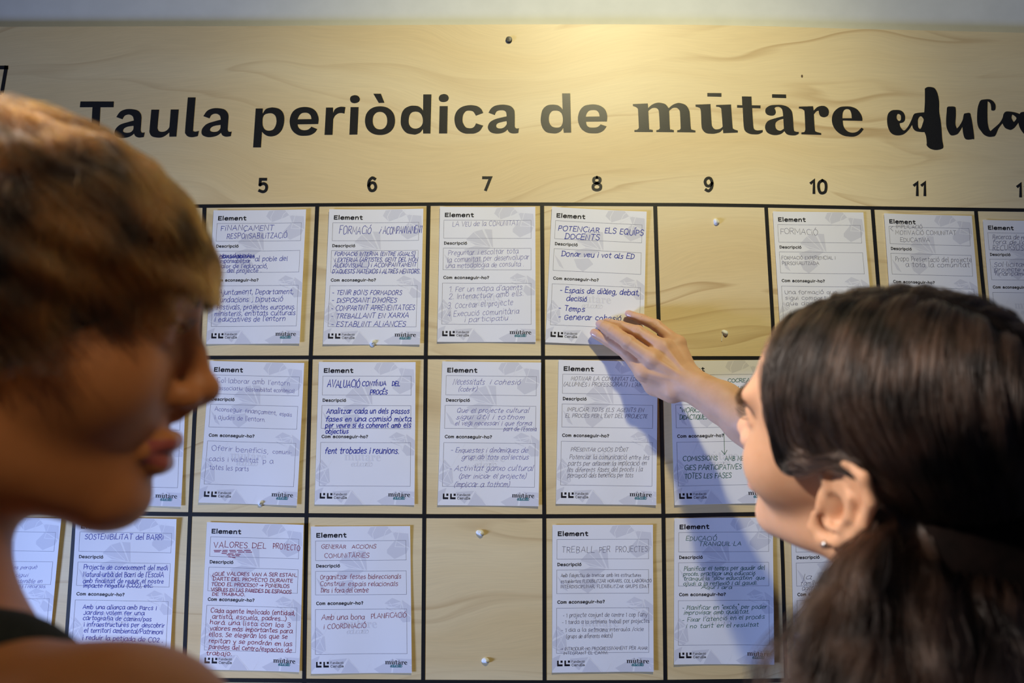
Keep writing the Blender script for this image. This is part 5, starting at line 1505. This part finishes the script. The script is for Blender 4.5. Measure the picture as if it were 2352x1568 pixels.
# fringe locks that hang over the brow
nl = 900
lx = rs.uniform(-.040, .036, nl)
ly = lx + rs.normal(0, .002, nl)
Pf = np.zeros((nl, 12, 3))
for i in range(12):
    t = i / 11
    Pf[:, i, 0] = .086 + .0115 * math.sin(t * 1.8) + rs.uniform(-.0002, .0002, nl) - np.abs(lx) * .45 + .003 * np.sin(lx * 300)
    Pf[:, i, 1] = ly + .004 * t + .002 * np.sin(t * 4 + lx * 200)
    Pf[:, i, 2] = .090 - (.041 + .006 * np.sin(lx * 420)) * t
Pf += rs.normal(0, .0013, (nl, 1, 3))
strands('fringe', HL_.wlds(Pf), .00020, bpy.data.materials['chestnut_hair'], pl_)


def cap(name, region, thick, m, parent, H, bounds, step=.004, extra=None):
    def f(P):
        q = H.loc(P)
        d = smax(head_sdf(q, False) - thick, region(q), .006)
        if extra is not None:
            d = smin(d, extra(P), .02)
        return d
    V, F = isosurface(f, *[axis([(a, b, step)]) for a, b in bounds])
    return mesh_np(name, V, F, m, parent)


M_CAPL = noise_mat('hair_underlayer', (0.016, 0.007, 0.0025), (0.05, 0.021, 0.006), 60, 0.5, 0.4, bump=0.8, stretch=(1, 1, 1))
M_CAPR = noise_mat('dark_hair_underlayer', (0.004, 0.0025, 0.002), (0.009, 0.005, 0.004), 70, 0.8, 0.1, bump=0.8)
cap('hair_base', lambda q: np.interp(q[:, 0], ZBX, ZBZ).astype(np.float32) + .006 - q[:, 2], .0035, M_CAPL, pl_, HL_, [(-.42, -.12), (-.82, -.54), (1.40, 1.66)])

# --- right: long straight hair parted at the top, tucked behind the ear
HZ = [-.06, -.014, -.006, .016, .039, .061, .079, .091, .104, .12, .15]
HX = [-.030, -.022, .030, .036, .041, .045, .051, .061, .064, .064, .05]
xl = lambda z: np.interp(z, HZ, HX)
cap('hair_base', lambda q: np.maximum(q[:, 0] - np.interp(q[:, 2], HZ, HX).astype(np.float32) + .004 + .5 * np.clip(np.abs(q[:, 1]) - .05, 0, 1),
                                     np.where(q[:, 0] > -.02, .030 - q[:, 2], -.085 - q[:, 2])), .0035, M_CAPR, pr_, HR_, [(.10, .50), (-.74, -.40), (1.26, 1.62)],
    extra=lambda P: smin(chain(P, [HR_.wld((-.045, .036, -.020)), W(2090, 1400, -.605), W(2085, 1620, -.62)], [.033, .034, .030], .03), chain(P, [HR_.wld((-.070, .012, .02)), HR_.wld((-.085, .020, -.06)), W(2230, 1480, -.590), W(2260, 1900, -.60), np.array([.34, -.60, 1.02])], [.030, .032, .040, .042, .035], .03), .03))

N, K = 30000, 26
sd = np.where(rs.uniform(0, 1, N) < .72, 1.0, -1.0)
ncl = 420
cs = rs.uniform(0, 1, ncl); ci = rs.randint(0, ncl, N)
s0 = np.clip(cs[ci] + rs.normal(0, .012, N), 0, 1)           # 0 front hairline .. 1 nape
dd = rs.uniform(0, 1, N)                                     # how far down from the part the root sits
lay = rs.uniform(0, 1, N)
cphs = rs.uniform(0, 6.3, ncl)[ci]; coff = rs.normal(0, 1, (ncl, 3))[ci]
lrp = lambda xs_, vals: np.stack([np.interp(s0, xs_, [v[c] for v in vals]) for c in range(3)], 1)
X_ = [0, .18, .4, .7, 1]
Q0 = lrp(X_, [(.064, .004, .104), (.045, .004, .125), (.010, .003, .14), (-.045, .003, .135), (-.090, .003, .095)])
Q1 = lrp(X_, [(.058, .043, .086), (.042, .045, .105), (.005, .05, .110), (-.05, .045, .105), (-.098, .03, .072)])
Q2 = lrp(X_, [(.046, .066, .046), (.036, .070, .056), (-.002, .073, .075), (-.06, .06, .065), (-.105, .034, .040)])
Q3 = lrp(X_, [(.035, .070, .012), (.020, .074, .028), (-.022, .076, .046), (-.07, .058, .030), (-.105, .036, .010)])
Q4 = lrp(X_, [(-.002, .079, .037), (-.012, .081, .038), (-.040, .076, .015), (-.078, .052, .000), (-.102, .034, -.020)])
Q5 = lrp(X_, [(-.030, .080, .002), (-.034, .080, -.005), (-.048, .072, -.012), (-.082, .050, -.03), (-.100, .030, -.05)])
for q in (Q0, Q1, Q2, Q3, Q4, Q5):
    q[:, 1] *= sd
A6 = [W(1998, 1300, -.630), W(2022, 1320, -.635), W(2088, 1370, -.64), W(2240, 1430, -.635), W(2345, 1480, -.61)]
A7 = [W(1935, 1425, -.645), W(1980, 1450, -.65), W(2070, 1500, -.655), W(2225, 1560, -.65), W(2350, 1600, -.62)]
A8 = [W(1895, 1580, -.650), W(1955, 1610, -.66), W(2065, 1660, -.665), W(2225, 1740, -.66), W(2370, 1780, -.63)]
A9 = [W(1880, 1880, -.650), W(1950, 1920, -.66), W(2070, 1980, -.665), W(2240, 2020, -.66), W(2400, 2060, -.63)]
B6 = [HR_.wld((-.03, -.075, -.03)), HR_.wld((-.04, -.07, -.035)), HR_.wld((-.06, -.06, -.04)), HR_.wld((-.09, -.04, -.06)), HR_.wld((-.10, -.02, -.08))]
B7 = [p + np.array([.02, -.02, -.06]) for p in B6]; B8 = [p + np.array([.03, -.03, -.13]) for p in B6]; B9 = [p + np.array([.03, -.04, -.24]) for p in B6]
wl = []
for A_, B_ in ((A6, B6), (A7, B7), (A8, B8), (A9, B9)):
    a = lrp(X_, A_); b = lrp(X_, B_)
    wl.append(np.where(sd[:, None] > 0, a, b))
ctl = [HR_.wlds(q) for q in (Q0, Q1, Q2, Q3, Q4, Q5)] + wl
C_ = np.stack(ctl, 1)                                      # N, 10, 3
spread = np.array([0, .0022, .0030, .0028, .0024, .003, .008, .011, .013, .015])
C_ = C_ + coff[:, None, :] * spread[None, :, None] + rs.normal(0, 1, (N, 1, 3)) * (spread * .30)[None, :, None]
u = np.linspace(0, 1, K)[None, :] * (1 - dd * .22)[:, None] + (dd * .22)[:, None]
u = u * (9 - 1e-4)
i0 = u.astype(int); fr = (u - i0)[..., None]
ix = np.arange(N)[:, None]
g = lambda k: C_[ix, np.clip(i0 + k, 0, 9)]
p0, p1, p2, p3 = g(-1), g(0), g(1), g(2)
P = .5 * (2 * p1 + (p2 - p0) * fr + (2 * p0 - 5 * p1 + 4 * p2 - p3) * fr ** 2 + (3 * p1 - p0 - 3 * p2 + p3) * fr ** 3)
L_ = (P - HR_.c) @ HR_.R
D = L_ - SCALP.c0
rr = np.linalg.norm(D, axis=-1); D = D / rr[..., None]
sr = SCALP.radius(D)
hh = .0014 * np.sin(s0[:, None] * 60 + 2 * np.sin(u * 1.3)) * np.sin(u * 2.1 + s0[:, None] * 9) + .0022 + (.0030 + .0055 * lay)[:, None] * np.clip((u - dd[:, None] * 1.6) * 1.2, 0, 1) + .0012 * np.sin(u * 1.7 + cphs[:, None])
tgt = sr + hh
on = np.clip((5.3 - u) / .8, 0, 1)                         # lies on the head up to the ear, then hangs
rn = np.where(on > 0, rr + (tgt - rr) * on, rr)
rn = np.maximum(rn, np.where(u < 6.2, sr + .001, 0))
L2 = SCALP.c0 + D * rn[..., None]
P = HR_.wlds(L2)
P += (.0016 * np.sin(u * 3 + cphs[:, None]) * np.clip(u - 4, 0, 4))[..., None] * np.array([1., .3, 0])
strands('hair', P, .00022, hair_mat('dark_brown_hair', (0.026, 0.015, 0.010), gain=1.8), pr_, lock=rs.uniform(0, 1, ncl)[ci] ** 1.3)
# wisps at the temple and along the top
nw = 260
a0 = rs.uniform(0, 1, nw)
B0 = np.stack([.060 - .02 * a0, .030 + .034 * a0, .098 - .055 * a0], 1) + rs.normal(0, .002, (nw, 3))
Pw = np.zeros((nw, 10, 3))
vx = rs.normal(0, .5, nw); vy = rs.uniform(.2, 1, nw); vz = rs.normal(0, .7, nw)
for i in range(10):
    t = i / 9
    Pw[:, i, 0] = B0[:, 0] - .026 * t + .006 * vx * t; Pw[:, i, 1] = B0[:, 1] + .008 * math.sin(t * 3) * vy; Pw[:, i, 2] = B0[:, 2] + .010 * vz * t - .012 * t * t
strands('loose_wisps', HR_.wlds(Pw), .00012, bpy.data.materials['dark_brown_hair'], pr_)


def brows(H, m, parent):
    for s in (-1, 1):
        n_ = 260
        a = rs.uniform(0, 1, n_); w_ = rs.normal(0, .0016, n_)
        x = .0965 - .0165 * a ** 2; y = (.013 + .034 * a) * s; z = .0375 + .0052 * np.sin(a * 2.6) + w_
        P = np.zeros((n_, 5, 3))
        D = np.stack([x, y, z], 1) - SCALP.c0; D /= np.linalg.norm(D, axis=1)[:, None]
        for i in range(5):
            t = i / 4
            q = SCALP.put(D, np.full(n_, -.0003 + .0030 * t))
            P[:, i] = q + np.stack([-.001 * t + 0 * a, .007 * s * t + 0 * a, .002 * t - .002 * t * a], 1)
        strands('eyebrow', H.wlds(P), .00011, m, parent)
        n_ = 90
        a = rs.uniform(0, 1, n_)
        P = np.zeros((n_, 6, 3))
        for i in range(6):
            t = i / 5
            P[:, i, 0] = np.interp(a, [0, .4, .8, 1], [.0885, .0915, .0885, .084]) + .0085 * t
            P[:, i, 1] = (.019 + .024 * a + .004 * t * (a - .2)) * s
            P[:, i, 2] = np.interp(a, [0, .4, .8, 1], [.0225, .0275, .0265, .0235]) - .001 * math.sin(t * 3) + .0035 * t * t
        strands('eyelashes', H.wlds(P), .00013, m, parent, .2)


M_LASH = hair_mat('lash_hair', (0.012, 0.007, 0.004))
brows(HL_, M_LASH, pl_)
brows(HR_, M_LASH, pr_)
# small ear stud
c = HR_.wld((.002, .0865, -.0268))
v = []; f = []
for k in range(7):
    a = k / 6 * math.pi
    for i in range(12):
        t = 2 * math.pi * i / 12
        v.append(c + .0024 * np.array([math.sin(a) * math.cos(t), math.sin(a) * math.sin(t), math.cos(a)]))
    if k:
        for i in range(12):
            j = (i + 1) % 12
            f.append(((k - 1) * 12 + i, (k - 1) * 12 + j, k * 12 + j, k * 12 + i))
link('ear_stud', v, f, mat('silver', (0.7, 0.7, 0.72), 0.25, 0.5, Metallic=1.0), pr_, True)
